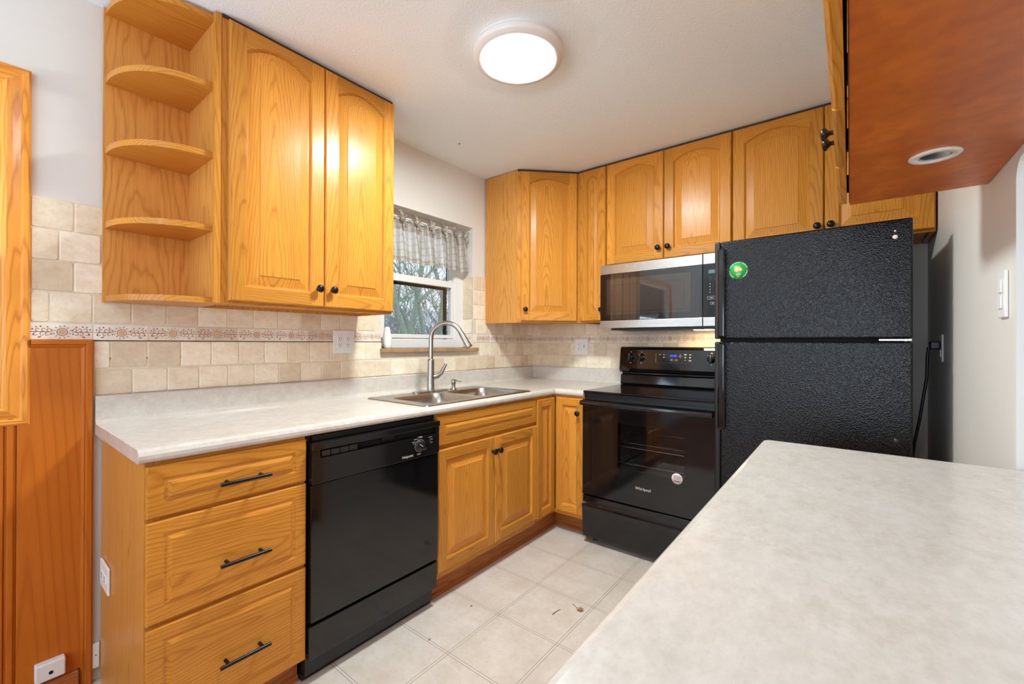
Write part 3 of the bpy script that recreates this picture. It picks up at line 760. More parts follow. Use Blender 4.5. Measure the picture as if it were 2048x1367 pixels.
# ---------------------------------------------------------------- base cabinets
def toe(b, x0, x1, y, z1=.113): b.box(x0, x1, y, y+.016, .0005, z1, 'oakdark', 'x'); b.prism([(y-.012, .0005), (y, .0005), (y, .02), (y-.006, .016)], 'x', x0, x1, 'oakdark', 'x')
def side(b, x0, x1, yf=-.61):
    b.prism([(yf, .098), (-.545, .098), (-.545, .0005), (-.02, .0005), (-.02, .8755), (yf, .8755)], 'x', x0, x1, 'oakply', 'z')
t = thing('drawer_cabinet', 'honey oak base cabinet with three drawers at the left end of the counter', 'cabinet', (-2.45, -.3, 0))
b = B(None, -.1); side(b, -2.668, -2.650); side(b, -2.2495, -2.2315); b.box(-2.650, -2.2495, -.592, -.03, .10, .116, 'oakply', 'x')
b.box(-2.650, -2.2495, -.03, -.02, .1, .8755, 'oakply', 'z')
for z0, z1 in ((.855, .8755), (.700, .735), (.410, .44), (.095, .125)): b.box(-2.630, -2.2695, -.61, -.592, z0, z1, 'oak', 'x')
b.box(-2.650, -2.630, -.61, -.592, .095, .8755, 'oak', 'z'); b.box(-2.2695, -2.2495, -.61, -.592, .095, .8755, 'oak', 'z')
b.build('body', t, bevel=.001, seg=1)
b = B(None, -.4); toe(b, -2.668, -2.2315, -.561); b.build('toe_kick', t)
for z0, z1, hz in ((.722, .864, .782), (.432, .711, .541), (.100, .419, .242)):
    b = B(tone=R.uniform(-.2, .6)); drawer_front(b, -2.667, -2.2325, z0, z1, -.611); d = b.build('drawer', t); bar_handle(FWIN, -2.502, -2.362, -.631, hz, d)
t = thing('sink_cabinet', 'honey oak sink base cabinet with two doors and false drawer front beside the dishwasher', 'cabinet', (-1.22, -.3, 0))
b = B(None, 0); b.prism([(-.61, .105), (-.55, .105), (-.55, .0005), (-.02, .0005), (-.02, .70), (-.61, .70)], 'x', -1.6245, -1.6065, 'oakply', 'z'); b.prism([(-.61, .105), (-.55, .105), (-.55, .0005), (-.02, .0005), (-.02, .70), (-.61, .70)], 'x', -.8465, -.8285, 'oakply', 'z'); b.box(-1.6065, -.8465, -.592, -.03, .10, .116, 'oakply', 'x')
for z0, z1 in ((.858, .8755), (.690, .735), (.105, .15)): b.box(-1.6065, -.8465, -.61, -.592, z0, z1, 'oak', 'x')
b.box(-1.6245, -1.6065, -.61, -.592, .70, .8755, 'oak', 'z'); b.box(-.8465, -.8285, -.61, -.592, .70, .8755, 'oak', 'z'); b.box(-1.24, -1.205, -.61, -.592, .15, .69, 'oak', 'z')
b.build('body', t, bevel=.001, seg=1)
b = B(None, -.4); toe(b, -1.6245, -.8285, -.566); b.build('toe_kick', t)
b = B(tone=-.5); drawer_front(b, -1.624, -.831, .727, .862, -.611); b.build('false_drawer_front', t)
for (x0, x1, kx) in ((-1.624, -1.2245, -1.246), (-1.2215, -.831, -1.200)):
    b = B(); door(b, x0, x1, .140, .707, -.611, fwid=.05); d = b.build('door', t); knob(FWIN, kx, -.631, .632, d)
t = thing('corner_cabinet', 'oak corner base cabinet with two narrow doors meeting in the inside corner', 'cabinet', (-.45, -.45, 0))
b = B(None, 0)
b.box(-.8275, -.61, -.60, -.592, .115, .8755, 'oak', 'z'); b.box(-.60, -.592, -.834, -.60, .115, .8755, 'oak', 'z'); b.box(-.592, -.05, -.834, -.820, .0005, .8755, 'oakply', 'z')
b.box(-.8275, -.60, -.61, -.60, .115, .136, 'oak', 'x'); b.box(-.61, -.60, -.834, -.61, .115, .142, 'oak', 'y')
b.box(-.8275, -.60, -.61, -.60, .860, .8755, 'oak', 'x'); b.box(-.61, -.60, -.834, -.61, .860, .8755, 'oak', 'y')
b.build('body', t)
b = B(None, -.4); toe(b, -.8275, -.520, -.566); b.M = FSTV; b.box(.5345, .834, -.520, -.504, .0005, .115, 'oakdark', 'x'); b.prism([(-.532, .0005), (-.520, .0005), (-.520, .02), (-.526, .016)], 'x', .562, .834, 'oakdark', 'x'); b.build('toe_kick', t)
b = B(); door(b, -.826, -.633, .136, .860, -.611, fwid=.045); b.build('door', t)
b = B(FSTV); door(b, .6335, .831, .142, .860, -.611, fwid=.045); d = b.build('door', t); knob(FSTV, .800, -.631, .772, d)
# outlet on the end of the drawer cabinet
FEND = Matrix.Translation((-2.6682, 0, 0)) @ Matrix.Rotation(-PI/2, 4, 'Z')
def receptacle(b, cx, cz, y, rot=False):
    b.box(cx-.0165, cx+.0165, y-.002, y, cz-.014, cz+.014, 'white')
    for dx in (-.006, .006): b.box(cx+dx-.0011, cx+dx+.0011, y-.0024, y-.0019, cz+.000, cz+.008, 'dark')
    b.lathe([(0, 0), (.0024, 0), (.0024, .0004), (0, .0004)], (cx, y-.002, cz-.007), (0, -1, 0), 'dark', 10)
b = B(FEND); b.box(.062, .190, -.008, -.0005, .362, .452, 'white'); o = b.build('wall_outlet', bevel=.003)
tag(o, 'white outlet plate on the left side panel of the drawer cabinet', 'outlet')
for cx in (.103, .149):
    b = B(FEND); receptacle(b, cx, .407, -.008); b.build('receptacle', o)

# ---------------------------------------------------------------- countertop (L-shaped, with integral backsplash and a rolled front)
CT = .914
top_back = [(.0105, CT-.038), (.0105, 1.008), (.014, 1.0115), (.026, 1.0115), (.030, 1.007), (.030, CT+.014), (.034, CT+.004), (.044, CT)]
front = [(.605, CT), (.620, CT-.001), (.630, CT-.006), (.6355, CT-.016), (.6355, CT-.026), (.632, CT-.034), (.624, CT-.038), (.612, CT-.038)]
FULL = top_back+[(.2, CT), (.4, CT)]+front
SX0, SX1, SY0, SY1 = -1.655, -.905, .190, .600     # hole under the sink rim
ct = thing('countertop', 'L-shaped mottled off-white laminate countertop with sink cutout and low backsplash', 'countertop', (-1.3, -.3, .876))
b = B()
def sweep(prof, ends, cap0=True, cap1=False, smooth=True):
    """ends: list of functions d -> (x,y)"""
    loops = [[Vector((*e(d), z)) for d, z in prof] for e in ends]; n = len(prof)
    for A_, B_ in zip(loops[:-1], loops[1:]):
        for j in range(n): b.raw([A_[j], A_[(j+1) % n], B_[(j+1) % n], B_[j]], [(0, 1, 2, 3)], 'lam')
    if cap0: b.raw(loops[0], [tuple(range(n))], 'lam')
    if cap1: b.raw(loops[-1], [tuple(range(n))], 'lam')
def ex(x): return lambda d: (x, -d)
sweep(FULL, [ex(-2.685), ex(SX0)])
sweep(top_back+[(SY0, CT), (SY0, CT-.038)], [ex(SX0), ex(SX1)])
sweep([(SY1, CT-.038), (SY1, CT)]+front, [ex(SX0), ex(SX1)])
sweep(FULL, [ex(SX1), lambda d: (-d, -d), lambda d: (-d, -.8345)], False, True)
o = b.build('top', ct, weld=True)
# end cap strip is part of the slab; dark seam under the edge
pt = thing('countertop', 'mottled off-white laminate peninsula countertop with a rounded corner in the foreground', 'countertop', (-2.3, -2.3, .876))
b = B()
px0, px1, py0, py1, rc = -3.35, -1.462, -2.74, -1.905, .022
def outline(d, z):
    r = max(rc-d, .001); out = []
    for cx, cy, s in ((px1-rc, py1-rc, 0), (px0+rc, py1-rc, 1), (px0+rc, py0+rc, 2), (px1-rc, py0+rc, 3)):
        for i in range(9):
            a = s*PI/2+i*PI/16; out.append(Vector((cx+(rc-d if rc > d else 0)*math.cos(a) if rc > d else cx+(rc-d)*math.cos(a), cy+(rc-d)*math.sin(a), z)))
    return out
b.loft([outline(.012, CT-.038), outline(.003, CT-.036), outline(0, CT-.028), outline(0, CT-.014), outline(.002, CT-.007), outline(.007, CT-.002), outline(.014, CT)], 'lam', ((lambda p: p.copy()), 0.0), smooth=False)
b.raw(outline(.014, CT), [tuple(range(36))], 'lam'); b.raw(outline(.012, CT-.038), [tuple(range(36))], 'lam')
b.build('top', pt, weld=True)
t = thing('peninsula_cabinet', 'oak base cabinet carrying the peninsula countertop', 'cabinet', (-2.4, -2.17, 0))
b = B(None, 0); b.box(-1.502, -1.484, -2.40, -1.95, .0005, .8755, 'oakply', 'z'); b.box(-3.33, -3.312, -2.40, -1.95, .0005, .8755, 'oakply', 'z'); b.box(-3.312, -1.502, -2.40, -2.39, .0005, .8755, 'oakply', 'z'); b.box(-3.312, -1.502, -1.968, -1.95, .10, .8755, 'oak', 'x')
b.build('body', t)
b = B(None, -.4); b.M = FPEN; toe(b, 1.503, 3.311, 2.02, .1); b.build('toe_kick', t)
for i in range(4):
    b = B(FPEN); x0 = 1.51+i*.45; door(b, x0, x0+.44, .14, .86, 1.949); d = b.build('door', t); knob(FPEN, x0+(.41 if i % 2 == 0 else .03), 1.929, .78, d)

# ---------------------------------------------------------------- sink
sk = thing('sink', 'stainless steel double-bowl drop-in sink under the window', 'sink', (-1.28, -.39, .74))
def rrect(x0, x1, y0, y1, r, z, n=6):
    out = []
    for cx, cy, s in ((x1-r, y1-r, 0), (x0+r, y1-r, 1), (x0+r, y0+r, 2), (x1-r, y0+r, 3)):
        for i in range(n+1):
            a = s*PI/2+i*PI/2/n; out.append(Vector((cx+r*math.cos(a), cy+r*math.sin(a), z)))
    return out
bowls = [(-1.632, -1.298, -.582, -.262), (-1.262, -.928, -.582, -.262)]
b = B(); zt = CT+.006
X0, X1, Y0, Y1 = -1.690, -.870, -.617, -.152
b.loft([rrect(X0, X1, Y0, Y1, .02, CT+.0005), rrect(X0+.002, X1-.002, Y0+.002, Y1-.002, .02, zt-.002), rrect(X0+.008, X1-.008, Y0+.008, Y1-.008, .018, zt)], 'steel', None, smooth=True)
# deck as strips around the two bowls
def strip(x0, x1, y0, y1): b.raw([(x0, y0, zt), (x1, y0, zt), (x1, y1, zt), (x0, y1, zt)], [(0, 1, 2, 3)], 'steel')
a0, a1, c0, c1 = X0+.008, X1-.008, Y0+.008, Y1-.008
strip(a0, a1, c0, -.582); strip(a0, a1, -.262, c1); strip(a0, -1.632, -.582, -.262); strip(-.928, a1, -.582, -.262); strip(-1.298, -1.262, -.582, -.262)
rim = b.build('rim', sk)
for (x0, x1, y0, y1) in bowls:
    b = B()
    # corner fillers between the straight cut and the rounded bowl mouth
    L0 = rrect(x0, x1, y0, y1, .055, zt)
    q = [Vector((x1, y1, zt)), Vector((x0, y1, zt)), Vector((x0, y0, zt)), Vector((x1, y0, zt))]
    for k in range(4):
        seg = L0[k*7:(k+1)*7]
        b.raw([q[k]]+seg, [tuple(range(8))], 'steel')
    lp = [L0, rrect(x0+.004, x1-.004, y0+.004, y1-.004, .053, zt-.004), rrect(x0+.010, x1-.010, y0+.010, y1-.010, .055, zt-.06), rrect(x0+.018, x1-.018, y0+.018, y1-.018, .06, zt-.145),
          rrect(x0+.03, x1-.03, y0+.03, y1-.03, .06, zt-.165), rrect(x0+.06, x1-.06, y0+.06, y1-.06, .06, zt-.172)]
    b.loft(lp, 'steel', None, smooth=True); b.raw(lp[-1], [tuple(range(28))], 'steel')
    bw = b.build('bowl', sk, weld=True)
    b = B(); cx, cy = (x0+x1)/2, (y0+y1)/2
    b.lathe([(0, .001), (.036, .001), (.038, .004), (.045, .004), (.047, .0005)], (cx, cy, zt-.172), (0, 0, 1), 'steel', 24); b.build('drain', bw)
# faucet
fa = thing('faucet', 'brushed nickel gooseneck pull-down kitchen faucet behind the sink', 'faucet', (-1.300, -.205, CT+.006))
fx, fy, fz = -1.300, -.205, CT+.0065
b = B(); pl = [(-.125, 0), (.125, 0)]
b.prism([(fx+(.10*s)+.026*math.cos(a), fy+.026*math.sin(a)) for s, rng in ((1, range(-6, 7)), (-1, range(6, 19))) for a in [i*PI/12 for i in rng]], 'z', fz, fz+.006, 'nickel')
b.build('base_plate', fa, bevel=.002)
b = B(); b.lathe([(.024, .006), (.0215, .012), (.0205, .05), (.0195, .18), (.0195, .186), (.0165, .188)], (fx, fy, fz), (0, 0, 1), 'nickel', 24); body = b.build('body', fa)
dirv = Vector((.10, -.205, 0)).normalized()
pth = [Vector((fx, fy, fz+.185)), Vector((fx, fy, fz+.28))]
r_ = .095; cz_ = fz+.302; base = Vector((fx, fy, 0))
for i in range(0, 13):
    a = PI-i*(PI*.86)/12
    pth.append(base+dirv*(r_+r_*math.cos(a))+Vector((0, 0, cz_+r_*math.sin(a))))
b = B(); b.tube(pth, .0135, 'nickel', 16); b.build('spout', fa)
e0 = pth[-1]; dd = (pth[-1]-pth[-2]).normalized()
b = B(); b.lathe([(.0137, -.002), (.015, .006), (.0165, .05), (.0195, .092), (.0195, .098), (.017, .100), (0, .100)], e0, dd, 'nickel', 20); b.build('spray_head', fa)
b = B(); hp = [Vector((fx+.012, fy-.01, fz+.085)), Vector((fx+.03, fy-.022, fz+.090)), Vector((fx+.048, fy-.034, fz+.105)), Vector((fx+.060, fy-.044, fz+.135)), Vector((fx+.070, fy-.052, fz+.160))]
b.tube(hp, [.015, .014, .012, .010, .009], 'nickel', 12); b.build('handle', fa)
# soap dispenser
sx, sy = -1.135, -.222
so = thing('soap_dispenser', 'small brushed nickel soap dispenser pump beside the faucet', 'soap dispenser', (sx, sy, fz))
b = B(); b.lathe([(.020, 0), (.020, .004), (.012, .008), (.0105, .03), (.0135, .034), (.0135, .058), (.010, .062), (0, .062)], (sx, sy, fz), (0, 0, 1), 'nickel', 20); b.build('body', so)
b = B(); b.tube([(sx, sy, fz+.054), (sx+.02, sy-.025, fz+.056), (sx+.028, sy-.036, fz+.048)], [.007, .0055, .004], 'nickel', 10); b.build('spout', so)

# ---------------------------------------------------------------- dishwasher
dw = thing('dishwasher', 'black built-in dishwasher between the drawer cabinet and the sink cabinet', 'dishwasher', (-1.93, -.3, 0))
D0, D1 = -2.2265, -1.6305
b = B(); b.box(D0+.004, D1-.004, -.600, -.04, .02, .872, 'blackmat'); b.box(D0+.02, D1-.02, -.612, -.60, .852, .870, 'blackmat'); b.box(D0, D1, -.585, -.56, .0005, .02, 'dark')
for x in (D0+.05, D1-.05): b.lathe([(.012, 0), (.012, .006), (.006, .008), (.006, .02)], (x, -.57, .0008), (0, 0, 1), 'blackmat', 10)
b.build('body', dw)
b = B(); b.box(D0+.004, D1-.004, -.640, -.601, .222, .702, 'black'); dr = b.build('door', dw, bevel=.003)
b = B()   # control panel with handle recess
b.box(D0+.004, D1-.004, -.646, -.601, .706, .795, 'dwblack'); b.box(D0+.004, D1-.004, -.652, -.601, .826, .850, 'dwblack'); b.box(D0+.004, D0+.035, -.646, -.601, .795, .826, 'dwblack'); b.box(D1-.020, D1-.004, -.646, -.601, .795, .826, 'dwblack')
b.box(D0+.035, D1-.020, -.620, -.601, .795, .826, 'dark')
cp = b.build('control_panel', dw, bevel=.002)
for i in range(4):
    b = B(); x = D0+.042+i*.036; b.box(x, x+.033, -.640, -.620, .797, .818, 'keydark'); b.build('button', cp, bevel=.002)
b = B(); b.box(D0+.30, D0+.36, -.632, -.620, .803, .822, 'blackmat'); b.build('latch', cp, bevel=.003)
dx, dz = -1.748, .757
b = B(); b.lathe([(.0, 0), (.027, 0), (.027, .0015), (.0245, .0015), (.0235, .010), (0, .010)], (dx, -.646, dz), (0, -1, 0), 'blackmat', 30)
b.M = Matrix.Translation((dx, -.656, dz)) @ Matrix.Rotation(.6, 4, 'Y'); b.box(-.021, .021, -.012, .001, -.006, .006, 'blackmat'); b.box(-.020, .002, -.0125, -.012, -.0012, .0012, 'logo')
dl = b.build('dial', cp)
b = B(); n = 40
for i in range(n): 
    a0_, a1_ = 2*PI*i/n, 2*PI*(i+1)/n
    b.raw([(dx+r*math.cos(a), -.6478, dz+r*math.sin(a)) for r, a in ((.0262, a0_), (.0262, a1_), (.0272, a1_), (.0272, a0_))], [(0, 1, 2, 3)], 'printgrey')
def dash(x, z, w, h): b.box(x-w/2, x+w/2, -.6466, -.6461, z-h/2, z+h/2, 'printgrey')
for x, z, w in ((-.020, .030, .022), (.002, .038, .024), (.006, .034, .018), (-.032, .020, .018), (-.031, .013, .008), (.028, -.018, .020), (.028, -.022, .016), (-.004, -.034, .022), (-.004, -.038, .018)): dash(dx+x, dz+z, w, .0018)
dash(-1.688, .784, .020, .0018); dash(-1.679, .774, .006, .003); dash(-1.679, .760, .006, .003)
b.build('dial_marks', cp)
b = B(); b.box(-1.695, -1.687, -.651, -.646, .755, .778, 'keydark'); b.build('switch', cp, bevel=.001)
text('Hotpoint', .0155, Matrix.Translation((-1.812, -.6462, .722)) @ TEXT_UP, 'logo', 'lettering', cp)
b = B(); b.box(D0+.002, D1-.002, -.632, -.601, .090, .206, 'dwblack'); b.box(D0+.004, D1-.004, -.61, -.601, .206, .222, 'dark'); b.build('access_panel', dw, bevel=.002)
b = B(); b.box(D0+.006, D1-.006, -.575, -.56, .02, .09, 'blackmat'); b.build('kick_plate', dw)

# ---------------------------------------------------------------- range (local frame FSTV: lx = -y, ly = x)
rg = thing('range', 'black electric range with glass cooktop and backguard between the corner cabinet and the refrigerator', 'range', (-.32, -1.216, 0))
L0, L1 = .8365, 1.5955
b = B(FSTV)
b.box(L0+.002, L1-.002, -.60, -.56, .03, .22, 'blackmat'); b.box(L0, L0+.012, -.618, -.03, .03, .903, 'black'); b.box(L1-.012, L1, -.618, -.03, .03, .903, 'black')
b.box(L0+.012, L1-.012, -.05, -.03, .03, .903, 'blackmat'); b.box(L0+.012, L1-.012, -.60, -.05, .03, .05, 'blackmat')
b.box(L0+.012, L1-.012, -.618, -.60, .865, .903, 'blackmat')
for x in (L0+.05, L1-.05):
    for y in (-.57, -.1): b.lathe([(.016, 0), (.016, .01), (.008, .012), (.008, .031)], (x, y, .0008), (0, 0, 1), 'blackmat', 12)
b.build('body', rg)
b = B(FSTV); b.box(.95, 1.50, -.595, -.592, .44, .80, 'dark')
b = B(FSTV)   # oven cavity
c0, c1, cy0, cy1, cz0, cz1 = .92, 1.52, -.598, -.12, .40, .82
for bx in ((c0-.01, c0, cy0, cy1, cz0, cz1), (c1, c1+.01, cy0, cy1, cz0, cz1), (c0, c1, cy1, cy1+.01, cz0, cz1), (c0, c1, cy0, cy1, cz0-.01, cz0), (c0, c1, cy0, cy1, cz1, cz1+.01)): b.box(*bx, 'ovenin')
b.build('oven_cavity', rg)
for z in (.505, .600):
    b = B(FSTV)
    for y in (-.585, -.14): b.tube([(c0+.004, y, z), (c1-.004, y, z)], .0042, 'chrome', 8)
    for i in range(15):
        x = c0+.02+i*.04; b.tube([(x, -.585, z+.003), (x, -.14, z+.003)], .0018, 'chrome', 6)
    b.tube([(c0+.004, -.585, z+.026), (c1-.004, -.585, z+.026)], .0022, 'chrome', 8) if z > .55 else None
    b.build('oven_rack', rg)
b = B(FSTV); b.box(L0-.001, L1+.001, -.640, -.075, .9035, .9165, 'black'); b.build('cooktop', rg, bevel=.004)
b = B(FSTV)
prof = [(-.03, .917), (-.075, .917), (-.112, .919), (-.115, .930), (-.108, .985), (-.085, .990), (-.085, 1.004), (-.03, 1.004)]
b.prism(prof, 'x', L0+.008, L1-.008, 'black')
bg = b.build('backguard', rg, bevel=.003)
b = B(FSTV); prof = [(-.03, 1.004), (-.104, 1.004), (-.112, 1.010), (-.118, 1.030), (-.100, 1.160), (-.092, 1.174), (-.080, 1.180), (-.03, 1.180)]
b.prism(prof, 'x', L0+.001, L1-.001, 'black'); cpn = b.build('control_panel', rg, bevel=.006)
TILT = math.atan2(.018, .13)
FC = FSTV @ Matrix.Translation((0, -.1185, 1.030)) @ Matrix.Rotation(-TILT, 4, 'X')   # panel face frame, z up along the face
for kx in (.918, .992, 1.440, 1.515):
    b = B(FC); b.lathe([(.0265, 0), (.0265, .003), (.022, .005), (.020, .020), (0, .021)], (kx, 0, .078), (0, -1, 0), 'blackmat', 24)
    b.box(kx-.006, kx+.006, -.034, -.018, .056, .100, 'blackmat'); b.box(kx-.0008, kx+.0008, -.0345, -.034, .084, .099, 'printgrey')
    b.build('knob', cpn)
b = B(FC)
def fd(x, z, w, h, m='printgrey'): b.box(x-w/2, x+w/2, -.0009, .0005, z-h/2, z+h/2, m)
for kx in (.918, .992, 1.440, 1.515):
    fd(kx, .115, .008, .005); fd(kx, .040, .007, .007); fd(kx+.034, .078, .007, .002); fd(kx-.022, .100, .003, .003); fd(kx+.022, .100, .003, .003); fd(kx+.022, .056, .003, .003); fd(kx-.022, .056, .003, .003)
fd(1.092, .077, .0016, .062); fd(1.338, .077, .0016, .066, 'keydark'); fd(1.215, .107, .24, .0008, 'keydark'); fd(1.215, .045, .24, .0012, 'keydark'); fd(1.160, .077, .0008, .05, 'keydark'); fd(1.262, .077, .0008, .06, 'keydark')
for x, z, w, h in ((1.118, .100, .012, .005), (1.145, .100, .010, .005), (1.145, .082, .010, .007), (1.250, .100, .006, .004), (1.250, .091, .018, .003), (1.250, .082, .006, .003),
                   (1.282, .102, .016, .007), (1.282, .084, .010, .007), (1.282, .066, .010, .003), (1.312, .102, .013, .004), (1.312, .084, .010, .007), (1.312, .064, .015, .007)): fd(x, z, w, h)
for cx in (1.196, 1.226):
    for s in (-1, 1):
        x = cx+s*.0045
        for X, Z, w, h in ((x, .071, .007, .0012), (x, .061, .007, .0012), (x-.0035, .066, .0012, .011), (x+.0035, .066, .0012, .011)): fd(X, Z, w, h)
b.build('panel_marks', cpn)
text('10:45', .021, FC @ Matrix.Translation((1.206, -.0012, .093)) @ TEXT_UP, 'clock', 'clock_display', cpn)
# oven door
b = B(FSTV)
O0, O1, OZ0, OZ1, oy0, oy1 = L0+.004, L1-.004, .296, .866, -.652, -.606
G0, G1, GZ0, GZ1 = 1.062, 1.438, .488, .746
b.box(O0, G0, oy0, oy1, OZ0, OZ1, 'black'); b.box(G1, O1, oy0, oy1, OZ0, OZ1, 'black'); b.box(G0, G1, oy0, oy1, OZ0, GZ0, 'black'); b.box(G0, G1, oy0, oy1, GZ1, OZ1, 'black')
od = b.build('oven_door', rg)
b = B(FSTV); b.box(G0, G1, oy0+.0008, oy0+.006, GZ0, GZ1, 'ovenglass'); b.build('window', od)
b = B(FSTV); hz = .848
prof = [(-.700, hz-.012), (-.706, hz-.004), (-.704, hz+.012), (-.690, hz+.017), (-.676, hz+.012), (-.676, hz-.012)]
b.prism(prof, 'x', L0+.012, L1-.012, 'black'); b.box(L0+.03, L0+.06, -.68, -.652, hz-.010, hz+.010, 'blackmat'); b.box(L1-.06, L1-.03, -.68, -.652, hz-.010, hz+.010, 'blackmat')
b.build('handle', od, bevel=.003)
text('Whirlpool', .021, FSTV @ Matrix.Translation((1.216, -.6523, .397)) @ TEXT_UP, 'logo', 'lettering', od)
b = B(FSTV); b.lathe([(0, 0), (.0285, 0), (.0285, .0006), (0, .0006)], (1.400, -.6521, .492), (0, -1, 0), 'paperwhite', 28)
for z, w in ((.508, .030), (.502, .040), (.496, .038), (.490, .030), (.481, .034), (.477, .030)): b.box(1.400-w/2, 1.400+w/2, -.6531, -.6526, z-.0012, z+.0012, 'ink')
st = b.build('sticker', od); st['label'] = 'round pale sticker with small lines of print'
b = B(FSTV)
prof = [(-.606, .036), (-.640, .036), (-.648, .044), (-.654, .20), (-.662, .226), (-.660, .238), (-.646, .250), (-.646, .286), (-.606, .286)]
b.prism(prof, 'x', O0, O1, 'black'); b.build('storage_drawer', rg, bevel=.004)

# ---------------------------------------------------------------- microwave
mw = thing('microwave', 'stainless and black over-the-range microwave under the short oak cabinet', 'microwave', (-.2, -1.216, 1.30))
m0, m1, mz0, mz1, my = .838, 1.5935, 1.300, 1.7055, -.395
b = B(FSTV); b.box(m0+.003, m1-.003, my, -.0115, mz0+.004, mz1, 'blackmat'); b.box(m0+.05, m1-.05, -.36, -.06, mz0-.012, mz0+.004, 'blackmat'); b.build('body', mw)
b = B(FSTV); b.box(1.05, 1.38, -.30, -.22, mz0-.0135, mz0-.0115, 'keydark'); b.build('vent_filter', mw)
b = B(FSTV); b.box(1.36, 1.46, -.20, -.13, mz0-.0145, mz0-.0125, 'mwlight'); b.build('hood_light', mw)
df = my-.022; mS = 1.466
b = B(FSTV); b.box(m0, mS-.0015, df, my-.001, 1.350, 1.644, 'blackmat')
md = b.build('door', mw, bevel=.002)
b = B(FSTV); b.box(m0, mS-.0015, df-.001, my-.001, 1.645, mz1-.001, 'steel'); b.build('top_trim', md, bevel=.002)
b = B(FSTV); b.box(m0, mS-.0015, df-.001, my-.001, mz0, 1.349, 'steel'); bt = b.build('bottom_trim', md, bevel=.002)
text('Whirlpool', .020, FSTV @ Matrix.Translation((1.205, df-.0012, 1.325)) @ TEXT_UP, 'steel', 'lettering', bt, .0006)
b = B(FSTV); b.box(m0+.045, mS-.065, df-.0006, df, 1.385, 1.612, 'mwmesh'); b.build('screen', md)
b = B(FSTV); g0, g1, h0, h1 = m0+.080, mS-.100, 1.402, 1.572
for bx in ((g0, g1, df-.0012, df-.0006, h1-.003, h1), (g0, g1, df-.0012, df-.0006, h0, h0+.003), (g0, g0+.003, df-.0012, df-.0006, h0, h1), (g1-.003, g1, df-.0012, df-.0006, h0, h1)): b.box(*bx, 'keydark')
b.build('screen_frame', md)
b = B(FSTV); b.box(m0+.002, mS-.0035, df-.0035, df-.0015, 1.351, 1.643, 'mwglass'); b.build('glass', md)
b = B(FSTV); b.box(mS+.0015, m1, df-.001, my-.001, 1.645, mz1-.001, 'steel'); b.build('top_trim', mw, bevel=.002)
b = B(FSTV); b.box(mS+.0015, m1, df-.001, my-.001, mz0, 1.349, 'steel'); b.build('bottom_trim', mw, bevel=.002)
b = B(FSTV); b.box(mS+.0015, m1, df-.003, my-.001, 1.350, 1.644, 'black'); ck = b.build('control_panel', mw, bevel=.001)
b = B(FSTV); b.box(1.497, 1.572, df-.0036, df-.0029, 1.592, 1.612, 'lcd'); b.build('display', ck)
b = B(FSTV)
def kd(x, z, w, h, m='printgrey'): b.box(x-w/2, x+w/2, df-.0036, df-.0029, z-h/2, z+h/2, m)
for r_i in range(2):
    for c_i in range(3): kd(1.505+c_i*.028, 1.570-r_i*.014, .017, .006, 'keydark'); kd(1.505+c_i*.028, 1.570-r_i*.014-.0005, .012, .002)
for r_i in range(4):
    for c_i in range(3): kd(1.505+c_i*.028, 1.535-r_i*.016, .004, .005)
    kd(1.534, 1.5275-r_i*.016, .084, .0006, 'keydark')
for x in (1.491, 1.519, 1.547, 1.575): kd(x, 1.510, .0006, .075, 'keydark')
def outl(x, z, w, h):
    for X, Z, ww, hh in ((x, z+h/2, w, .0012), (x, z-h/2, w, .0012), (x-w/2, z, .0012, h), (x+w/2, z, .0012, h)): kd(X, Z, ww, hh)
outl(1.515, 1.457, .046, .016); outl(1.560, 1.457, .03, .016); kd(1.512, 1.457, .02, .003); kd(1.530, 1.457, .008, .008, 'keydark'); outl(1.520, 1.426, .026, .013); kd(1.520, 1.426, .010, .003); outl(1.560, 1.426, .026, .013)
b.build('keypad', ck)

# ---------------------------------------------------------------- refrigerator
fr = thing('refrigerator', 'black textured top-freezer refrigerator beside the right wall', 'refrigerator', (-.4, -1.955, 0))
f0, f1, fyf, fz1 = 1.605, 2.303, -.752, 1.686
b = B(FSTV); b.box(f0+.006, f1-.004, -.668, -.05, .03, fz1-.012, 'fridge'); b.box(f0+.02, f1-.02, -.66, -.64, .0005, .09, 'blackmat'); b.box(f0+.02, f1-.02, -.12, -.10, .0005, .03, 'blackmat'); b.build('cabinet', fr, bevel=.004)
b = B(FSTV); b.box(f0+.012, f1-.012, -.676, -.668, .11, 1.66, 'dark'); b.build('gasket', fr)
def fdoor(z0, z1):
    b = B(FSTV); b.box(f0+.026, f1, fyf, -.676, z0, z1, 'fridge'); b.box(f0, f0+.026, fyf-.002, -.676, z0, z1, 'blackmat'); return b.build('door', fr, bevel=.007, seg=3)
d1 = fdoor(1.226, fz1); d2 = fdoor(.115, 1.212)
b = B(FSTV); b.box(f0+.018, f0+.050, fyf-.030, fyf-.001, 1.232, 1.650, 'black'); b.build('handle', d1, bevel=.008, seg=3)
b = B(FSTV); b.box(f0+.018, f0+.050, fyf-.030, fyf-.001, .800, 1.205, 'black'); b.build('handle', d2, bevel=.008, seg=3)
b = B(FSTV); cx, cz = 1.707, 1.543; yq = fyf-.0004
b.lathe([(0, 0), (.041, 0), (.041, .0007), (0, .0007)], (cx, yq, cz), (0, -1, 0), 'green', 36)
def flat(pts, m, k=1): b.raw([(cx+x, yq-.0008-.0002*k, cz+z) for x, z in pts], [tuple(range(len(pts)))], m)
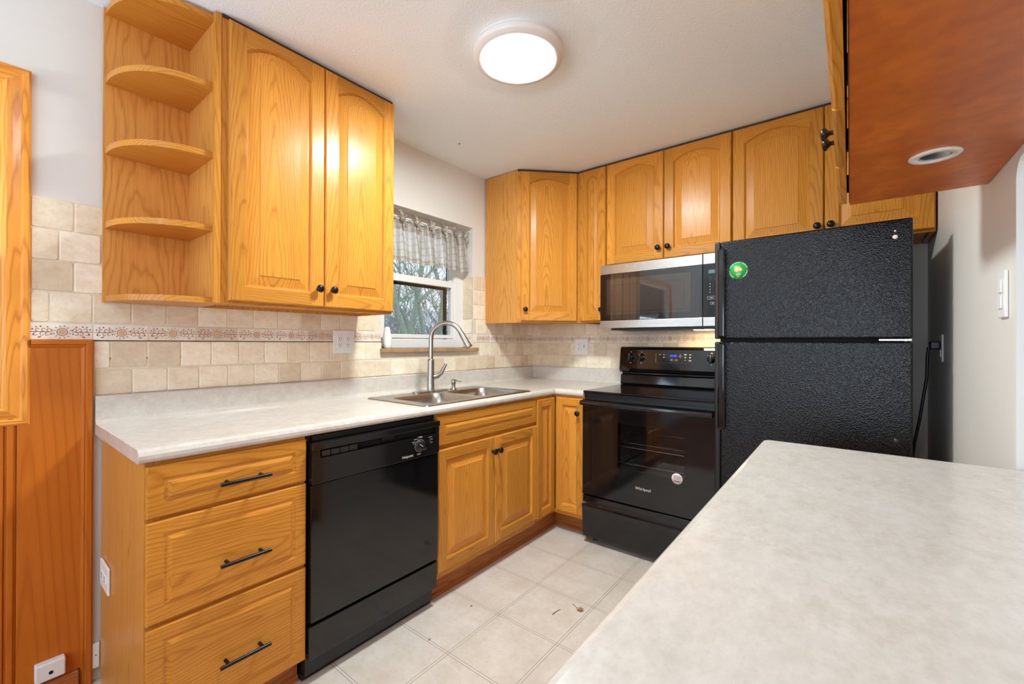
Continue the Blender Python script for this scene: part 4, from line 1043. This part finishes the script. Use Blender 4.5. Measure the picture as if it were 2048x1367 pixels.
for i in range(40):
    if 26 < i < 34: continue
    a = 2*PI*i/40
    for da in (0,): 
        r1, r2, w = .0345, .0385, .045
        if R.random() < .85: flat([(r1*math.cos(a-w), r1*math.sin(a-w)), (r1*math.cos(a+w), r1*math.sin(a+w)), (r2*math.cos(a+w), r2*math.sin(a+w)), (r2*math.cos(a-w), r2*math.sin(a-w))], 'palegreen')
def blob(x, z, r, m, k=1, e=1): flat([(x+r*math.cos(2*PI*i/10), z+e*r*math.sin(2*PI*i/10)) for i in range(10)], m, k)
for x, z, r, m, k in ((-.008, .002, .009, 'peach', 1), (.004, .005, .009, 'peach', 2), (.003, .014, .006, 'orange', 3), (-.012, 0, .005, 'orange', 3), (.010, .003, .006, 'palegreen', 3), (0, -.001, .005, 'orange', 4), (.009, -.002, .003, 'orange', 4), (-.004, .008, .003, 'palegreen', 4)): blob(x, z, r, m, k)
for z, w in ((-.013, .014), (-.017, .024), (-.021, .020), (-.027, .010)): flat([(-w/2, z), (w/2, z), (w/2, z+.0014), (-w/2, z+.0014)], 'palegreen')
blob(-.003, -.027, .003, 'orange')
s_ = b.build('sticker', d1); s_['label'] = 'round green sticker with an orange and peach picture'
b = B(FSTV)
b.lathe([(0, 0), (.0035, 0), (.0035, .001), (0, .001)], (2.252, fyf-.0004, 1.640), (0, -1, 0), 'paperwhite', 12)
b.lathe([(.003, 0), (.008, 0), (.008, .0015), (.003, .0015)], (2.252, fyf-.0004, 1.617), (0, -1, 0), 'paperwhite', 16); b.build('badge_holes', d1)
b = B(FSTV); b.lathe([(0, 0), (.009, 0), (.008, .003), (0, .004)], (2.255, fyf-.0004, .831), (0, -1, 0), 'keydark', 16); b.build('plug_button', d2)
b = B(FSTV); b.box(2.205, 2.300, -.742, -.69, 1.2165, 1.2225, 'steel'); b.lathe([(.006, 0), (.006, .009)], (2.285, -.72, 1.2145), (0, 0, 1), 'steel', 12); b.build('hinge', fr)

# ---------------------------------------------------------------- outlets, switch, cord
o = thing('wall_outlet', 'white double-gang outlet plate in the border tile left of the sink window', 'outlet', (-1.732, -.012, 1.147))
b = B(); b.box(-1.792, -1.673, -.0175, -.0115, 1.147, 1.267, 'white'); b.build('plate', o, bevel=.002)
for gx in (-1.757, -1.712):
    b = B(); b.box(gx-.0165, gx+.0165, -.0195, -.0175, 1.175, 1.240, 'white')
    for cz in (1.190, 1.222): receptacle(b, gx, cz, -.019)
    b.build('receptacle', o)
o = thing('wall_outlet', 'white double-gang outlet plate on the tile between the corner and the range', 'outlet', (-.012, -.478, 1.117))
b = B(FSTV); b.box(.421, .536, -.0175, -.0115, 1.117, 1.236, 'white'); b.build('plate', o, bevel=.002)
b = B(FSTV); b.box(.440, .473, -.0195, -.0175, 1.143, 1.210, 'white')
for cz in (1.160, 1.192): receptacle(b, .4565, cz, -.019)
b.build('receptacle', o)
b = B(FSTV); b.box(.489, .514, -.0185, -.0175, 1.150, 1.204, 'white'); b.box(.4975, .5055, -.024, -.018, 1.168, 1.190, 'printgrey'); b.build('switch', o, bevel=.001)
FRW = Matrix.Translation((0, -2.42, 0)) @ Matrix.Rotation(PI, 4, 'Z')     # on the right wall: lx = -x
b = B(FRW); b.box(1.330, 1.400, -.0075, -.0005, 1.270, 1.386, 'white'); o = b.build('light_switch', bevel=.0025)
tag(o, 'white switch plate on the right wall above the peninsula counter', 'switch')
for z in (1.308, 1.348):
    b = B(FRW); b.box(1.349, 1.381, -.011, -.0076, z-.016, z+.016, 'white'); b.build('rocker', o, bevel=.002)
b = B(FRW); b.box(.402, .470, -.0065, -.0005, 1.130, 1.244, 'white'); o = b.build('wall_outlet', bevel=.002)
tag(o, 'white outlet plate on the shaded right wall behind the refrigerator', 'outlet')
b = B(FRW); receptacle(b, .436, 1.165, -.0066); b.build('receptacle', o)
pg = thing('power_cord', 'black refrigerator power cord plugged in low beside the right wall', 'cord', (-.43, -2.38, .7))
b = B(FRW); b.box(.418, .454, -.040, -.0072, 1.182, 1.216, 'blackmat'); b.build('plug', pg, bevel=.005)
b = B(); b.tube([(-.436, -2.448+.07, 1.19), (-.438, -2.374, 1.15), (-.44, -2.372, 1.06), (-.44, -2.362, .98), (-.44, -2.350, .88), (-.43, -2.335, .78), (-.40, -2.325, .62), (-.33, -2.325, .42), (-.25, -2.325, .3)], .0055, 'blackmat', 8); b.build('wire', pg)

# ---------------------------------------------------------------- ceiling light
lx, ly = LAMP_XY
cl = thing('ceiling_light', 'round white flush-mount ceiling light, switched on', 'ceiling light', (lx, ly, 2.34))
b = B(); b.lathe([(.180, 0), (.180, -.008), (.184, -.010), (.184, -.028), (.181, -.034), (.141, -.0445), (.1385, -.043)], (lx, ly, CZ-.0005), (0, 0, 1), 'white', 64); b.build('trim_ring', cl)
b = B(); b.lathe([(.139, -.043), (.135, -.047), (.11, -.0485), (0, -.050)], (lx, ly, CZ-.0005), (0, 0, 1), 'lamp', 64); b.build('diffuser', cl)
b = B(); b.lathe([(.005, 0), (.005, -.002), (0, -.004)], (-1.129, -.26, CZ-.0004), (0, 0, 1), 'twigbrown', 10)  # dark ceiling dot: a nail hole, built as a small raised cap
tag(b.build('nail_hole_dot'), 'tiny dark nail-hole dot in the ceiling near the sink window', 'screw')

# ---------------------------------------------------------------- debris on the floor
lf = thing('dry_leaf', 'curled dry yellow-brown leaf with a stem on the vinyl floor', 'leaf', (-1.258, -1.160, .001))
b = B()
for a, L, w in ((.2, .022, .007), (-.5, .026, .008), (-1.3, .020, .006), (1.0, .017, .006), (2.2, .014, .006), (-2.2, .015, .006), (0, .012, .009)):
    d = Vector((math.cos(a), math.sin(a), 0)); nrm = Vector((-d.y, d.x, 0)); c_ = Vector((-1.258, -1.160, .004))
    b.raw([c_-nrm*w*.4, c_+d*L*.5-nrm*w*.7+Vector((0, 0, .005)), c_+d*L+Vector((0, 0, R.uniform(-.002, .008))), c_+d*L*.5+nrm*w*.7+Vector((0, 0, .004)), c_+nrm*w*.4], [(0, 1, 2, 3, 4)], 'leaf')
b.build('blade', lf)
b = B(); b.tube([(-1.254, -1.152, .004), (-1.245, -1.135, .003), (-1.234, -1.112, .002)], [.0012, .0009, .0014], 'leaf', 6); b.build('stem', lf)
b = B(); b.tube([(-1.357, -1.079, .0018), (-1.338, -1.080, .0022), (-1.320, -1.083, .0022), (-1.304, -1.088, .0018)], [.0016, .0014, .0012, .001], 'twigbrown', 6)
tag(b.build('twig'), 'thin bent brown twig on the vinyl floor near the dry leaf', 'twig')
for x, y, lb in ((-1.536, -.754, 'tiny dark crumb on the floor in front of the sink cabinet'), (-1.803, -.775, 'tiny brown leaf crumb on the floor in front of the dishwasher')):
    b = B(); b.raw([(x-.006, y-.002, .0006), (x+.005, y-.004, .001), (x+.007, y+.002, .003), (x-.002, y+.005, .001), (x, y, .005)], [(0, 1, 4), (1, 2, 4), (2, 3, 4), (3, 0, 4)], 'leaf'); tag(b.build('crumb'), lb, 'crumb')

# ---------------------------------------------------------------- outside the window
b = B(); b.box(-8, 30, .6, 40, -1.2, -.9, 'ground'); struct(b.build('ground'))
def ray(px, py, y):
    d = fw*861+rr*(px-1024)-uu*(py-683.5); return CAM+d*((y-CAM.y)/d.y)
def z6(x, y): return (740+x/4.272, 380+y/4.272)
def tree(label, yd, trunk, rad, branches):
    pts = [ray(*z6(*p), yd) for p in trunk]
    low = pts[0]+(pts[0]-pts[1]).normalized()*.2; low = Vector((low.x, yd, -.95))
    t = thing('tree', label, 'tree', low, 'bare trees outside the sink window')
    b = B(); P_ = [low]+pts; k = len(P_); b.tube(P_, [rad*.72*(1.15-.5*i/k) for i in range(k)], 'moss', 10); b.build('trunk', t)
    for br, r0 in branches:
        q = [ray(*z6(*p), yd+R.uniform(-.1, .1)) for p in br]; b = B(); n = len(q)
        b.tube(q, [r0*.75*(1-.6*i/n) for i in range(n)], 'moss', 7)
        for i in range(1, n):
            for _ in range(5):
                s0 = q[i-1].lerp(q[i], R.random()); d = Vector((R.uniform(-1, 1), R.uniform(-.5, .5), R.uniform(.1, 1))).normalized(); L = R.uniform(.3, .9)
                b.tube([s0, s0+d*L*.5+Vector((R.uniform(-.05, .05), 0, .03)), s0+d*L], [r0*.3, r0*.22, r0*.12], 'moss', 5)
        b.build('branch', t)
tree('mossy bare tree leaning left at the left edge of the window view', 5.0, [(290, 1215), (235, 1050), (205, 880), (160, 600)], .085,
     [([(232, 965), (330, 890), (460, 825), (560, 780)], .030), ([(235, 1050), (262, 760), (255, 640), (240, 480)], .035)])
tree('mossy bare tree with a dark curved trunk, second from the left in the window', 5.6, [(335, 1210), (290, 1070), (245, 985), (205, 930), (150, 850)], .05, [([(290, 1070), (330, 940), (300, 800), (290, 640)], .02)])
tree('straight mossy bare tree in the middle of the window view', 6.2, [(345, 1205), (385, 1050), (405, 900), (430, 780), (440, 640), (450, 400)], .10,
     [([(405, 900), (350, 780), (300, 660), (270, 560)], .035), ([(430, 790), (510, 700), (600, 640)], .03)])
tree('forked mossy bare tree right of the middle tree in the window', 5.3, [(455, 1215), (430, 1050), (415, 960), (480, 890), (560, 825), (660, 740)], .06, [([(415, 960), (395, 850), (360, 740), (340, 560)], .028)])
tree('pale green bare tree at the right side of the window view', 7.5, [(590, 1210), (600, 1100), (620, 950), (610, 860), (560, 700), (540, 500)], .10, [([(620, 950), (660, 850), (680, 740)], .04), ([(600, 1100), (540, 980), (520, 880)], .03)])
for nm, lb, mt, y0, y1, cnt, r0 in (('thicket', 'grey-brown thicket of bare twigs far behind the trees', 'thicket', 8.5, 13, 1700, .008), ('undergrowth', 'green-grey mossy twigs between the trees', 'thicketgreen', 6.5, 9, 260, .010)):
    b = B()
    for _ in range(cnt):
        y = R.uniform(y0, y1); c_ = ray(R.uniform(740, 960), R.uniform(470, 720), y)
        c_.z = R.uniform(.15, 1)**1.4*(c_.z+.6)-.6
        d = Vector((R.uniform(-.9, .9), R.uniform(-.3, .3), R.uniform(.1, 1))).normalized(); L = R.uniform(.6, 2.2)
        k = Vector((R.uniform(-.2, .2), 0, R.uniform(-.15, .2)))
        b.tube([c_-d*L/2, c_+k, c_+d*L/2], [r0, r0*.8, r0*.3], mt, 4, False, False)
    o = b.build(nm); tag(o, lb, 'twigs'); o['kind'] = 'stuff'
h = thing('house', 'pale neighbouring house low in the window behind the trees', 'house', (11.5, 16, -.9))
b = B(); b.box(11.0, 18, 15, 20, -.9, 1.6, 'siding'); b.build('wall', h)
b = B(); b.prism([(14.6, 1.55), (14.4, 1.62), (17.5, 3.1), (20.6, 1.62), (20.4, 1.55)], 'x', 10.6, 18.4, 'roofing'); b.build('roof', h)
